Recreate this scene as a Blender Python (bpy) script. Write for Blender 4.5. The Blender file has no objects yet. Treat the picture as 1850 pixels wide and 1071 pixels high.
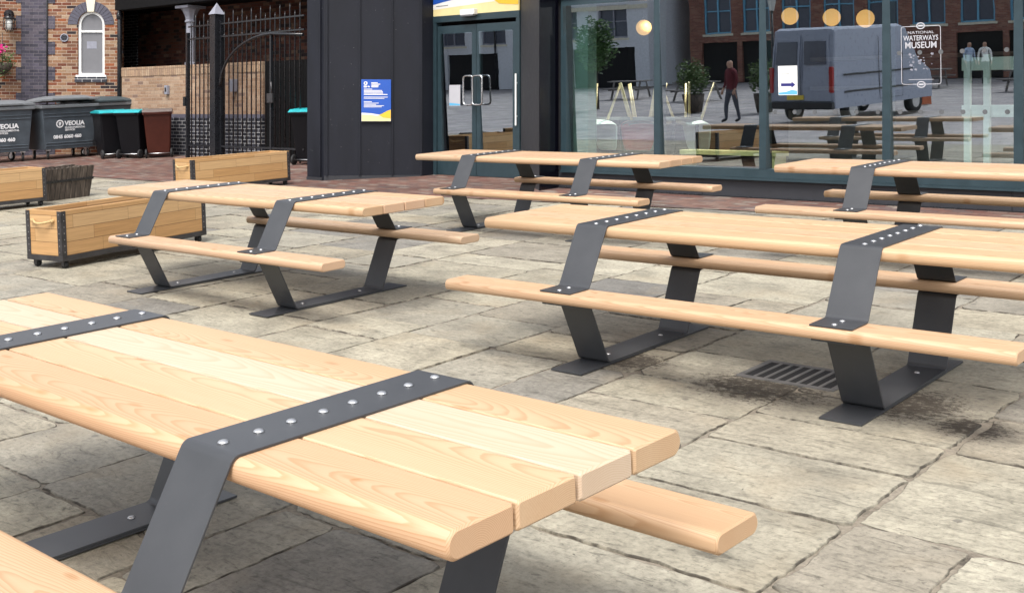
import bpy, bmesh, math, random
from math import sin, cos, pi, radians, atan, tan
from mathutils import Vector, Matrix, noise

# ------------------------------------------------------------------ camera, sky, sun, exposure
S = bpy.context.scene
COL = S.collection
cam = bpy.data.cameras.new('camera')
camo = bpy.data.objects.new('camera', cam); COL.objects.link(camo)
camo.location = (0, 0, 1.6116)
camo.rotation_euler = (radians(90), 0, radians(40.4))
cam.sensor_width = 36; cam.lens = 36*2068.8/1850
cam.shift_y = -(535.5-204.07)/1850
cam.clip_start = .05; cam.clip_end = 2000
S.camera = camo

SUN_DIR = Vector((.30, -.62, 1.05)).normalized()      # towards the sun
W = bpy.data.worlds.new('World'); S.world = W; W.use_nodes = True
wn = W.node_tree.nodes; wl = W.node_tree.links
sky = wn.new('ShaderNodeTexSky'); sky.sky_type = 'NISHITA'; sky.sun_disc = False
sky.sun_elevation = math.asin(SUN_DIR.z); sky.sun_rotation = math.atan2(SUN_DIR.x, SUN_DIR.y)
sky.air_density = 1.0; sky.dust_density = 3.0
hs = wn.new('ShaderNodeHueSaturation'); hs.inputs['Saturation'].default_value = .28   # thin white cloud
bg = wn['Background']; bg.inputs['Strength'].default_value = .15
wl.new(sky.outputs[0], hs.inputs['Color']); wl.new(hs.outputs[0], bg.inputs['Color'])
sl = bpy.data.lights.new('sun', 'SUN'); sl.energy = 1.25; sl.angle = radians(24); sl.color = (1, .95, .88)
so = bpy.data.objects.new('sun', sl); COL.objects.link(so)
so.rotation_euler = SUN_DIR.to_track_quat('Z', 'Y').to_euler()
S.view_settings.view_transform = 'Standard'; S.view_settings.look = 'None'
S.view_settings.gamma = 1; S.view_settings.exposure = 1.2
S.cycles.use_denoising = True
S.cycles.max_bounces = 8; S.cycles.transparent_max_bounces = 12
S.cycles.sample_clamp_indirect = 6

SLOPE = atan(.0467)              # the yard falls towards the drain and the viewer
def G(u, w, z=0): return Vector((u, w*cos(SLOPE)-z*sin(SLOPE), w*sin(SLOPE)+z*cos(SLOPE)))
def gz(w): return .0467*w if w > 0 else 0.0

# ------------------------------------------------------------------ node helpers
class NT:
    def __init__(s, name):
        s.m = bpy.data.materials.new(name); s.m.use_nodes = True
        s.t = s.m.node_tree; s.b = s.t.nodes['Principled BSDF']; s.out = s.t.nodes['Material Output']
    def n(s, typ, **kw):
        nd = s.t.nodes.new('ShaderNode'+typ)
        ins = kw.pop('i', {})
        for k, v in kw.items(): setattr(nd, k, v)
        for k, v in ins.items(): s.set(nd.inputs[k], v)
        return nd
    def set(s, inp, v):
        if isinstance(v, bpy.types.NodeSocket): s.t.links.new(v, inp)
        elif isinstance(v, bpy.types.Node): s.t.links.new(v.outputs[0], inp)
        elif isinstance(v, (tuple, list)) and inp.type == 'RGBA' and len(v) == 3: inp.default_value = (*v, 1)
        else: inp.default_value = v
    def math(s, op, a, b=0., c=None):
        nd = s.n('Math', operation=op); s.set(nd.inputs[0], a); s.set(nd.inputs[1], b)
        if c is not None: s.set(nd.inputs[2], c)
        return nd.outputs[0]
    def mix(s, f, a, b, mode='MIX'):
        nd = s.n('Mix', data_type='RGBA', blend_type=mode)
        s.set(nd.inputs[0], f); s.set(nd.inputs[6], a); s.set(nd.inputs[7], b); return nd.outputs[2]
    def ramp(s, f, stops, interp='LINEAR'):
        nd = s.n('ValToRGB'); cr = nd.color_ramp; cr.interpolation = interp
        while len(cr.elements) < len(stops): cr.elements.new(.5)
        for e, (p, c) in zip(cr.elements, stops):
            e.position = p; e.color = (*c, 1) if isinstance(c, (tuple, list)) else (c, c, c, 1)
        s.set(nd.inputs[0], f); return nd.outputs[0]
    def noise(s, vec, scale, detail=4, rough=.55, dist=0):
        nd = s.n('TexNoise'); s.set(nd.inputs['Vector'], vec)
        for k, v in (('Scale', scale), ('Detail', detail), ('Roughness', rough), ('Distortion', dist)): nd.inputs[k].default_value = v
        return nd.outputs[0]
    def coord(s, kind='Object'): return s.n('TexCoord').outputs[kind]
    def mapv(s, vec, scale=(1, 1, 1), loc=(0, 0, 0), rot=(0, 0, 0)):
        nd = s.n('Mapping'); s.set(nd.inputs[0], vec); nd.inputs[1].default_value = loc; nd.inputs[2].default_value = rot
        s.set(nd.inputs[3], scale); return nd.outputs[0]
    def sep(s, v): nd = s.n('SeparateXYZ'); s.set(nd.inputs[0], v); return nd.outputs
    def comb(s, x=0., y=0., z=0.):
        nd = s.n('CombineXYZ'); s.set(nd.inputs[0], x); s.set(nd.inputs[1], y); s.set(nd.inputs[2], z); return nd.outputs[0]
    def bump(s, h, strength=.3, dist=.01):
        nd = s.n('Bump'); s.set(nd.inputs['Height'], h); nd.inputs['Strength'].default_value = strength
        nd.inputs['Distance'].default_value = dist; s.t.links.new(nd.outputs[0], s.b.inputs['Normal'])
    def base(s, c): s.set(s.b.inputs['Base Color'], c)
    def p(s, **kw):
        for k, v in kw.items(): s.set(s.b.inputs[k.replace('_', ' ')], v)
        return s

def plain(name, col, rough=.5, metal=0, var=.12, spec=.5, bump=0, scale=9):
    t = NT(name); co = t.coord()
    n1 = t.noise(co, scale, 5, .6)
    f = t.ramp(n1, [(.3, 1-var), (.7, 1+var)])
    t.base(t.mix(1, col, f, 'MULTIPLY'))
    t.p(Metallic=metal, Specular_IOR_Level=spec)
    t.set(t.b.inputs['Roughness'], t.math('ADD', t.math('MULTIPLY', n1, .25), max(rough-.12, .02)))
    if bump: t.bump(t.noise(co, scale*12, 3), bump, .003)
    return t.m

def emit(name, col, strength):
    t = NT(name); t.base(col); t.p(Emission_Strength=strength); t.set(t.b.inputs['Emission Color'], col)
    return t.m

def wood_larch(name, c_light, c_dark, ring=215., contrast=.50):
    """solid timber: growth rings round a pith line that wanders off the board's axis; length along local x"""
    t = NT(name); co = t.coord()
    r = t.n('ObjectInfo').outputs['Alpha']
    x, y, z = t.sep(co)[:3]
    r2 = t.math('FRACT', t.math('MULTIPLY', r, 17.31)); r3 = t.math('FRACT', t.math('MULTIPLY', r, 91.7))
    seedx = t.math('ADD', x, t.math('MULTIPLY', r, 37.))
    wob = t.noise(t.comb(t.math('MULTIPLY', seedx, .9), t.math('MULTIPLY', y, 2.5), t.math('MULTIPLY', z, 2.5)), 1.0, 3, .5)
    wob2 = t.noise(t.comb(t.math('MULTIPLY', seedx, 3.5), t.math('MULTIPLY', y, 16.), t.math('MULTIPLY', z, 16.)), 1.0, 3, .5)
    y0 = t.math('SUBTRACT', t.math('MULTIPLY', r2, .16), .08)
    z0 = t.math('SUBTRACT', -.045, t.math('MULTIPLY', r3, .11))
    yy = t.math('ADD', t.math('SUBTRACT', y, y0), t.math('MULTIPLY', t.math('SUBTRACT', wob, .5), .045))
    zz = t.math('ADD', t.math('SUBTRACT', z, z0), t.math('ADD', t.math('MULTIPLY', t.math('SUBTRACT', wob, .5), .05), t.math('MULTIPLY', x, t.math('MULTIPLY', t.math('SUBTRACT', r, .5), .09))))
    rad = t.math('SQRT', t.math('ADD', t.math('MULTIPLY', yy, yy), t.math('MULTIPLY', zz, zz)))
    rad = t.math('ADD', rad, t.math('MULTIPLY', wob2, .005))
    ph = t.math('FRACT', t.math('MULTIPLY', rad, ring))
    late = t.ramp(ph, [(0, .0), (.55, .25), (.86, 1.0), (.93, .9), (1, 0.)])
    fine = t.noise(t.comb(t.math('MULTIPLY', seedx, 5.), t.math('MULTIPLY', y, 260.), t.math('MULTIPLY', z, 260.)), 1.0, 3, .6)
    vo = t.n('TexVoronoi', voronoi_dimensions='2D'); t.set(vo.inputs['Vector'], t.comb(t.math('MULTIPLY', seedx, 2.3), t.math('ADD', t.math('MULTIPLY', y, 7.), t.math('MULTIPLY', r, 50)), 0))
    vo.inputs['Scale'].default_value = 1.0
    knot = t.ramp(vo.outputs['Distance'], [(.0, 1.), (.045, .8), (.095, .0)])
    kn_on = t.math('GREATER_THAN', t.n('SeparateColor', i={0: vo.outputs['Color']}).outputs[0], .38)
    knot = t.math('MULTIPLY', knot, kn_on)
    f = t.math('ADD', t.math('MULTIPLY', late, contrast), t.math('MULTIPLY', t.math('SUBTRACT', fine, .5), .42))
    f = t.math('ADD', f, t.math('MULTIPLY', knot, .55))
    c = t.mix(f, c_light, c_dark)
    big = t.noise(t.comb(t.math('MULTIPLY', seedx, .5), t.math('MULTIPLY', y, 4.), z), 1.0, 2)
    c = t.mix(t.ramp(big, [(.35, 0.), (.7, .22)]), c, (c_dark[0]*1.1, c_dark[1]*.98, c_dark[2]*.85))
    oc = t.n('ObjectInfo').outputs['Color']
    c = t.mix(1, c, oc, 'MULTIPLY')
    t.base(c); t.p(Roughness=.52, Specular_IOR_Level=.35)
    t.bump(t.math('ADD', t.math('MULTIPLY', late, .6), t.math('MULTIPLY', fine, .6)), .14, .002)
    return t.m

def bricks(name, stops, mortar, bw=.225, bh=.075, gap=.011, bump=.5, rough=.85, stain=.25, vert=True, soldier=False, dark=1.0):
    """brickwork on local x (along) and z (up), or x/y on a floor; every brick picks its own colour"""
    t = NT(name); co = t.coord(); X, Y, Z = t.sep(co)[:3]
    # side faces run along y: use x+y so returns keep their courses
    V = Z if vert else Y
    H = t.math('ADD', X, Y) if vert else X
    wob = t.noise(co, 7, 2)
    H = t.math('ADD', H, t.math('MULTIPLY', t.math('SUBTRACT', wob, .5), .008))
    V = t.math('ADD', V, t.math('MULTIPLY', t.math('SUBTRACT', t.noise(co, 9, 2), .5), .006))
    row = t.math('FLOOR', t.math('DIVIDE', V, bh))
    off = t.math('MULTIPLY', t.math('FLOORED_MODULO', row, 2.), .5)
    if soldier: off = 0.
    hx = t.math('ADD', t.math('DIVIDE', H, bw), off)
    # every other course or so carries headers
    colm = t.math('FLOOR', hx)
    wn_ = t.n('TexWhiteNoise', noise_dimensions='2D'); t.set(wn_.inputs['Vector'], t.comb(colm, row, 0))
    rnd = wn_.outputs['Value']
    fx = t.math('FRACT', hx); fy = t.math('FRACT', t.math('DIVIDE', V, bh))
    dx = t.math('MULTIPLY', t.math('MINIMUM', fx, t.math('SUBTRACT', 1., fx)), bw)
    dy = t.math('MULTIPLY', t.math('MINIMUM', fy, t.math('SUBTRACT', 1., fy)), bh)
    dd = t.math('MINIMUM', dx, dy)
    dd = t.math('ADD', dd, t.math('MULTIPLY', t.math('SUBTRACT', t.noise(co, 60, 2), .5), .004))
    mk = t.ramp(t.math('DIVIDE', dd, gap), [(.38, 0.), (.62, 1.)])
    c = t.ramp(rnd, stops, 'CONSTANT')
    n1 = t.noise(co, 22, 5, .65); n2 = t.noise(co, 1.1, 4, .6)
    c = t.mix(1, c, t.ramp(n1, [(.25, .72), (.75, 1.22)]), 'MULTIPLY')
    c = t.mix(mk, mortar, c)
    c = t.mix(1, c, t.ramp(n2, [(.3, 1-stain), (.65, 1.05)]), 'MULTIPLY')
    t.base(c); t.p(Roughness=rough, Specular_IOR_Level=.25)
    t.bump(t.math('ADD', mk, t.math('MULTIPLY', n1, .5)), bump, .008)
    return t.m

# ------------------------------------------------------------------ materials
M = {}
M['larch'] = wood_larch('larch', (.535, .372, .240), (.335, .180, .082))
M['larch_figured'] = wood_larch('larch_figured', (.53, .355, .212), (.37, .205, .085), 250., .62)
M['larch_pale'] = wood_larch('larch_pale', (.515, .405, .305), (.39, .262, .165), 190.)
def steel():
    t = NT('powder_coated_steel'); co = t.coord()
    n = t.noise(co, 900, 2); n2 = t.noise(co, 5, 4)
    c = t.mix(t.ramp(n2, [(.35, 0.), (.7, 1.)]), (.035, .037, .041), (.046, .048, .052))
    sc_ = t.noise(t.mapv(co, (1, 3, 1)), 14, 6, .75, .6)          # dust and scuffs
    t.base(t.mix(t.ramp(sc_, [(.62, 0.), (.74, .4)]), c, (.085, .083, .08)))
    t.p(Roughness=.44, Specular_IOR_Level=.55); t.bump(n, .10, .0006); return t.m
M['steel'] = steel()
M['zinc'] = plain('galvanised_bolt', (.60, .60, .60), .36, 1., .15)
M['black_steel'] = plain('black_painted_iron', (.012, .013, .016), .28, 0, .15)
M['grate'] = plain('worn_cast_iron', (.13, .125, .12), .5, .3, .35, bump=.3)
M['zinc_dark'] = plain('dull_steel_angle', (.075, .072, .075), .45, .7, .3)
M['rivet'] = plain('dull_rivet', (.30, .29, .28), .4, 1., .1)
M['rubber'] = plain('black_rubber', (.012, .012, .013), .7)
M['rope'] = plain('rope', (.50, .34, .16), .9, scale=60, bump=.5)

def planter_wood():
    t = NT('finger_jointed_planks'); co = t.coord(); X, Y, Z = t.sep(co)[:3]
    H = t.math('ADD', X, Y)
    row = t.math('FLOOR', t.math('DIVIDE', Z, .118))
    sh = t.n('TexWhiteNoise', noise_dimensions='1D', i={'W': row}).outputs['Value']
    hx = t.math('ADD', t.math('DIVIDE', H, .62), t.math('MULTIPLY', sh, 7.))
    cell = t.n('TexWhiteNoise', noise_dimensions='2D', i={'Vector': t.comb(t.math('FLOOR', hx), row, 0)}).outputs['Value']
    fz = t.math('FRACT', t.math('DIVIDE', Z, .118)); fx = t.math('FRACT', hx)
    gapm = t.ramp(t.math('MULTIPLY', t.math('MINIMUM', fz, t.math('SUBTRACT', 1., fz)), .118), [(.0012, 0.), (.003, 1.)])
    gapx = t.ramp(t.math('MULTIPLY', t.math('MINIMUM', fx, t.math('SUBTRACT', 1., fx)), .62), [(.0004, .55), (.0016, 1.)])
    gr = t.noise(t.comb(t.math('MULTIPLY', H, 2.2), t.math('MULTIPLY', cell, 40.), t.math('MULTIPLY', Z, 70.)), 1., 5, .6, .6)
    gr2 = t.noise(t.comb(t.math('MULTIPLY', H, 6.), t.math('MULTIPLY', cell, 9.), t.math('MULTIPLY', Z, 240.)), 1., 3, .6)
    c = t.ramp(cell, [(0, (.47, .275, .120)), (.3, (.50, .305, .140)), (.55, (.44, .25, .105)), (.8, (.525, .335, .165))], 'CONSTANT')
    c = t.mix(1, c, t.ramp(t.math('ADD', t.math('MULTIPLY', gr, .6), t.math('MULTIPLY', gr2, .4)), [(.3, .74), (.65, 1.1)]), 'MULTIPLY')
    c = t.mix(1, c, gapx, 'MULTIPLY'); c = t.mix(gapm, (.07, .04, .02), c)
    t.base(c); t.p(Roughness=.6, Specular_IOR_Level=.3); t.bump(t.math('ADD', gapm, t.math('MULTIPLY', gr2, .2)), .3, .003)
    return t.m
M['planter'] = planter_wood()
def weathered():
    t = NT('weathered_oak'); co = t.coord(); X, Y, Z = t.sep(co)[:3]
    H = t.math('ADD', X, Y)
    fx = t.math('FRACT', t.math('DIVIDE', H, .085)); g = t.ramp(t.math('MINIMUM', fx, t.math('SUBTRACT', 1., fx)), [(.02, 0.), (.07, 1.)])
    n = t.noise(t.comb(t.math('MULTIPLY', X, 22.), t.math('MULTIPLY', Y, 22.), t.math('MULTIPLY', Z, 4.)), 1., 5, .65)
    c = t.ramp(n, [(.3, (.035, .028, .023)), (.5, (.075, .058, .045)), (.7, (.15, .12, .095))])
    c = t.mix(g, (.012, .010, .009), c); t.base(c); t.p(Roughness=.9); t.bump(t.math('ADD', g, n), .5, .006); return t.m
M['weathered'] = weathered()

def stone():
    t = NT('riven_sandstone'); co = t.coord('Object')
    at = t.n('Attribute', attribute_name='tone'); tone = t.sep(at.outputs['Vector'])
    ed = tone[1]
    off = t.n('VectorMath', operation='ADD'); t.set(off.inputs[0], co); t.set(off.inputs[1], t.comb(t.math('MULTIPLY', tone[2], 40.), t.math('MULTIPLY', tone[0], 23.), 0))
    pv = off.outputs[0]
    c = t.ramp(tone[0], [(0, (.255, .232, .186)), (.18, (.305, .280, .226)), (.36, (.225, .210, .182)), (.5, (.285, .252, .195)), (.66, (.325, .300, .245)), (.8, (.250, .222, .178)), (.92, (.19, .178, .160)), (1, (.15, .143, .135))])
    n1 = t.noise(pv, 3.2, 7, .66, .5); n2 = t.noise(t.mapv(pv, (3., 16., 1)), 1., 6, .68, .8)
    n3 = t.noise(co, 38, 5, .7); n4 = t.noise(co, .55, 4, .6)
    c = t.mix(1, c, t.ramp(n1, [(.28, .68), (.5, 1.02), (.75, 1.3)]), 'MULTIPLY')
    c = t.mix(1, c, t.ramp(n2, [(.30, .56), (.42, 1.0), (.8, 1.12)]), 'MULTIPLY')
    n5 = t.noise(t.mapv(pv, (9., 30., 1), rot=(0, 0, .15)), 1., 6, .72, 1.2); c = t.mix(1, c, t.ramp(n5, [(.34, .56), (.44, 1.0), (.75, 1.14)]), 'MULTIPLY')
    c = t.mix(1, c, t.ramp(n3, [(.30, .64), (.5, 1.0), (.72, 1.22)]), 'MULTIPLY')
    c = t.mix(t.ramp(n4, [(.50, 0.), (.68, .38)]), c, (.155, .138, .115))
    # warm lichen / sand blotches
    c = t.mix(t.ramp(t.noise(pv, 1.7, 3), [(.55, 0.), (.72, .35)]), c, (.30, .24, .165))
    c = t.mix(1, c, (1.02, 1.02, .975), 'MULTIPLY')
    vg = t.n('TexVoronoi', voronoi_dimensions='2D'); t.set(vg.inputs['Vector'], co); vg.inputs['Scale'].default_value = 1.7
    gon = t.math('GREATER_THAN', t.n('SeparateColor', i={0: vg.outputs['Color']}).outputs[0], .6)
    c = t.mix(t.math('MULTIPLY', gon, t.ramp(vg.outputs['Distance'], [(.022, .6), (.034, 0.)])), c, (.09, .082, .072))
    # black grime specks and cracks along the riven layers
    sp = t.noise(t.mapv(co, (1, 1.9, 1)), 26, 6, .75, 1.2)
    c = t.mix(t.ramp(sp, [(.625, 0.), (.665, .8)]), c, (.05, .045, .04))
    # mud washed around the drain and the table feet beside it
    X, Y, Z = t.sep(co)[:3]
    def blob(cx, cy, rx, ry):
        dx = t.math('DIVIDE', t.math('SUBTRACT', X, cx), rx); dy = t.math('DIVIDE', t.math('SUBTRACT', Y, cy), ry)
        return t.ramp(t.math('SQRT', t.math('ADD', t.math('MULTIPLY', dx, dx), t.math('MULTIPLY', dy, dy))), [(.15, 1.), (1., 0.)])
    bl = t.math('MAXIMUM', t.math('MAXIMUM', blob(-2.75, 5.15, 1.1, .75), blob(-3.6, 5.25, .75, .55)), t.math('MAXIMUM', blob(-2.05, 5.3, .75, .85), blob(-1.7, 5.1, .5, .5)))
    mudn = t.noise(co, 4.2, 6, .7, 1.0); mud2 = t.noise(t.mapv(co, (1, 1.4, 1)), 24, 6, .8, .25)
    wet = t.ramp(t.math('ADD', t.math('MULTIPLY', bl, .62), t.math('MULTIPLY', mudn, .62)), [(.60, 0.), (.95, .6)])
    c = t.mix(wet, c, (.115, .10, .085))
    soil = t.ramp(t.math('ADD', t.math('MULTIPLY', bl, .5), t.math('MULTIPLY', mud2, .8)), [(.80, 0.), (.88, .92)])
    c = t.mix(soil, c, (.038, .030, .022))
    c = t.mix(t.math('MULTIPLY', ed, t.ramp(t.noise(co, 11, 4), [(.40, .12), (.58, .95)])), c, (.052, .044, .034))
    t.base(c); t.set(t.b.inputs['Roughness'], t.ramp(n1, [(.3, .62), (.7, .85)])); t.p(Specular_IOR_Level=.35)
    hgt = t.math('ADD', t.math('MULTIPLY', n2, .7), t.math('ADD', t.math('MULTIPLY', n3, .25), t.math('MULTIPLY', n1, .6)))
    t.bump(t.math('ADD', hgt, t.math('MULTIPLY', n5, .5)), .8, .012); return t.m
M['stone'] = stone()
def mortar():
    t = NT('sandy_mortar'); co = t.coord(); n = t.noise(co, 5, 6, .7); n2 = t.noise(co, 60, 3)
    c = t.ramp(n, [(.34, (.07, .058, .045)), (.46, (.20, .17, .13)), (.75, (.29, .255, .20))])
    c = t.mix(1, c, t.ramp(n2, [(.3, .7), (.7, 1.15)]), 'MULTIPLY'); t.base(c); t.p(Roughness=.95); t.bump(n2, .4, .004); return t.m
M['mortar'] = mortar()
def setts():
    m = bricks('stone_setts', [(0, (.34, .32, .33)), (.3, (.40, .38, .38)), (.6, (.37, .345, .35)), (.8, (.44, .41, .40))], (.20, .18, .17), .62, .36, .02, .3, .85, .3, vert=False)
    return m
M['setts'] = setts()
M['paver'] = bricks('brick_pavers', [(0, (.15, .072, .058)), (.2, (.19, .108, .085)), (.4, (.125, .085, .078)), (.55, (.20, .13, .105)), (.7, (.155, .088, .07)), (.88, (.23, .185, .155))], (.055, .047, .04), .215, .105, .008, .35, .8, .35, vert=False)
M['house_brick'] = bricks('mottled_house_brick', [(0, (.24, .13, .075)), (.14, (.31, .20, .125)), (.26, (.20, .068, .036)), (.40, (.26, .14, .08)), (.53, (.145, .05, .03)), (.66, (.33, .23, .155)), (.76, (.17, .082, .05)), (.88, (.032, .024, .026)), (.93, (.27, .085, .035))], (.40, .32, .245))
M['red_brick'] = bricks('shade_dark_red_brick', [(0, (.115, .042, .032)), (.2, (.14, .064, .046)), (.4, (.07, .028, .024)), (.6, (.13, .046, .03)), (.8, (.035, .024, .024)), (.92, (.19, .115, .08))], (.085, .066, .052))  # brick colours darkened to carry the shade of the covered passage
M['plaza_brick'] = bricks('warehouse_brick', [(0, (.26, .10, .075)), (.3, (.30, .13, .09)), (.55, (.22, .085, .065)), (.8, (.33, .17, .12))], (.28, .22, .18))
M['cream_brick'] = bricks('buff_brick', [(0, (.33, .215, .14)), (.3, (.37, .25, .17)), (.55, (.30, .19, .125)), (.75, (.40, .285, .20)), (.93, (.21, .14, .11))], (.36, .27, .20), stain=.15)
M['blue_brick'] = bricks('blue_engineering_brick', [(0, (.055, .050, .068)), (.3, (.078, .070, .094)), (.6, (.044, .041, .056)), (.8, (.098, .085, .105))], (.17, .155, .165), rough=.55, gap=.006)
M['blue_brick_white'] = bricks('blue_brick_white_joints', [(0, (.030, .032, .042)), (.4, (.045, .047, .060)), (.8, (.022, .023, .03))], (.50, .50, .50), rough=.5, gap=.011)
M['blue_voussoir'] = plain('blue_brick_voussoir', (.066, .064, .088), .6, bump=.2)
M['soldier'] = bricks('buff_soldier_course', [(0, (.38, .255, .165)), (.5, (.43, .31, .21)), (.8, (.33, .22, .15))], (.20, .14, .10), .08, .24, .012, soldier=True)
M['keystone'] = plain('painted_keystone', (.62, .58, .46), .7)
def cladding():
    t = NT('charcoal_zinc_sheet'); co = t.coord()
    n = t.noise(t.mapv(co, (1.5, 1.5, .5)), 2.2, 5, .6); n2 = t.noise(co, 120, 3); sp = t.noise(co, 17, 4, .7, .4)
    c = t.ramp(n, [(.3, (.0065, .0075, .012)), (.7, (.013, .0145, .022))])
    c = t.mix(t.ramp(sp, [(.66, 0.), (.71, .5)]), c, (.06, .06, .065))
    vo = t.n('TexVoronoi'); t.set(vo.inputs['Vector'], co); vo.inputs['Scale'].default_value = 7.5
    c = t.mix(t.ramp(vo.outputs['Distance'], [(.025, .8), (.05, 0.)]), c, (.16, .16, .165))
    t.base(c); t.set(t.b.inputs['Roughness'], t.ramp(n, [(.3, .5), (.7, .68)])); t.p(Specular_IOR_Level=.28)
    t.bump(t.math('ADD', t.math('MULTIPLY', n2, .3), t.math('MULTIPLY', n, 1.)), .16, .004); return t.m
M['clad'] = cladding()
M['pillar'] = plain('grey_zinc_sheet', (.036, .036, .040), .6, bump=.2)
M['gloss_black'] = plain('glossy_black_panel', (.003, .003, .006), .13, 0, .2)
M['frame'] = plain('grey_green_frame', (.022, .042, .052), .38)
M['frame_in'] = plain('pale_green_jamb', (.12, .20, .175), .5)
M['dark'] = plain('void_shade', (.008, .008, .009), .9)  # near-black colour painting the shade inside openings
M['plinth'] = plain('grey_plinth_panel', (.024, .025, .030), .6, bump=.15)
def glass():
    t = NT('window_glass')
    gl = t.n('BsdfGlossy', i={'Color': (.84, .93, 1.0), 'Roughness': 0.0}); tr = t.n('BsdfTransparent', i={'Color': (.88, .95, .94)})
    gn = t.n('Bump'); t.set(gn.inputs['Height'], t.noise(t.mapv(t.coord(), (1.2, 1.2, .8)), 1.6, 3, .5)); gn.inputs['Strength'].default_value = .010; gn.inputs['Distance'].default_value = .02; t.set(gl.inputs['Normal'], gn)
    fr = t.n('Fresnel', i={'IOR': 2.15}); f = t.math('MULTIPLY', t.math('ADD', fr.outputs[0], .24), t.math('SUBTRACT', 1., t.n('NewGeometry').outputs['Backfacing']))
    mx = t.n('MixShader'); t.set(mx.inputs[0], f); t.set(mx.inputs[1], tr); t.set(mx.inputs[2], gl)
    t.t.links.new(mx.outputs[0], t.out.inputs['Surface']); return t.m
M['glass'] = glass()
M['white'] = plain('white_paint', (.78, .78, .76), .45, var=.04)
M['lettering'] = plain('white_lettering', (.82, .83, .84), .6, var=.02)
M['decal'] = plain('etched_white_decal', (.46, .46, .49), .6, var=.03)
M['chair_white'] = plain('pale_plastic', (.74, .82, .77), .4, var=.04)
M['chair_red'] = plain('red_plastic', (.55, .06, .06), .4)
M['chair_leg'] = plain('birch_leg', (.62, .48, .26), .5)
M['bench_yellow'] = plain('yellow_birch', (.60, .52, .22), .5)
M['inner_wall'] = plain('dark_interior_wall', (.035, .038, .045), .7)
M['inner_floor'] = plain('interior_floor', (.09, .085, .08), .4)
M['grey_box'] = plain('grey_box', (.22, .22, .22), .6)
M['globe'] = emit('amber_globe', (1., .52, .16), .5)
M['spot'] = emit('spot_bulb', (1, .95, .85), 6.)
M['blue_sign'] = plain('blue_sign_print', (.015, .085, .42), .4, var=.05)
M['yellow_sign'] = plain('yellow_sign_print', (.80, .50, .035), .4, var=.03)
M['cream_sign'] = plain('cream_sign_print', (.80, .68, .34), .4, var=.03)
M['white_sign'] = plain('white_sign_print', (.80, .78, .74), .4, var=.02)
M['lightblue_sign'] = plain('pale_blue_print', (.12, .42, .66), .4, var=.03)
M['ink'] = plain('navy_ink', (.02, .02, .16), .5)
M['bin_grey'] = plain('grey_bin_steel', (.060, .075, .090), .5, 0, .2, bump=.15, scale=4)
M['bin_lid'] = plain('grey_bin_lid', (.14, .15, .16), .5, 0, .12)
M['bin_lid2'] = plain('slate_bin_lid', (.045, .065, .075), .5, 0, .12)
M['bin_black'] = plain('black_bin_plastic', (.0030, .0030, .0045), .5, spec=.22)
M['bin_brown'] = plain('brown_bin_plastic', (.050, .0095, .0045), .5, spec=.3)
M['teal'] = plain('turquoise_lid', (.012, .31, .34), .45)
M['dull_lid'] = plain('dull_brown_lid', (.12, .095, .085), .5)
M['chrome'] = plain('brushed_stainless', (.62, .62, .62), .25, 1., .04)
M['column'] = plain('grey_column_paint', (.24, .245, .29), .5, bump=.1)
M['frosted'] = plain('frosted_grey_pane', (.15, .15, .16), .4, var=.05)
M['black_gate'] = plain('black_boarding', (.0025, .0025, .003), .8, spec=.2)
M['lamp_glass'] = plain('ribbed_lamp_glass', (.55, .55, .52), .15, var=.1)
M['leaf'] = plain('leaf_green', (.055, .12, .028), .5, var=.5, scale=30)
M['leaf_dark'] = plain('shrub_green', (.075, .13, .03), .5, var=.5, scale=20)
M['petal'] = plain('magenta_petal', (.62, .03, .22), .5)
M['van_grey'] = plain('silver_van_paint', (.30, .33, .41), .3, .0, .06)
M['van_dark'] = plain('van_dark_trim', (.015, .015, .018), .4)
M['van_glass'] = plain('van_window', (.09, .10, .13), .08)
M['tail'] = plain('red_tail_lens', (.35, .02, .02), .2)
M['plate'] = plain('yellow_number_plate', (.75, .56, .06), .4)
M['skin'] = plain('skin', (.46, .27, .19), .5)
M['hair'] = plain('dark_hair', (.03, .02, .015), .6)
M['maroon'] = plain('maroon_jumper', (.11, .010, .018), .85)
M['denim'] = plain('grey_jeans', (.075, .08, .10), .85)
M['pale_cloth'] = plain('pale_blue_shirt', (.42, .52, .68), .85)
M['win_blue'] = plain('blue_window_frame', (.14, .40, .58), .3)
M['render'] = plain('white_render', (.62, .64, .68), .8)
M['grey_timber'] = plain('grey_picnic_timber', (.14, .13, .125), .8)
M['slate'] = plain('slate_roof', (.06, .065, .08), .7)
M['dot'] = plain('etched_dot', (.10, .105, .11), .6, var=.03)
M['cone'] = plain('orange_post', (.50, .13, .05), .6)

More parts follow.
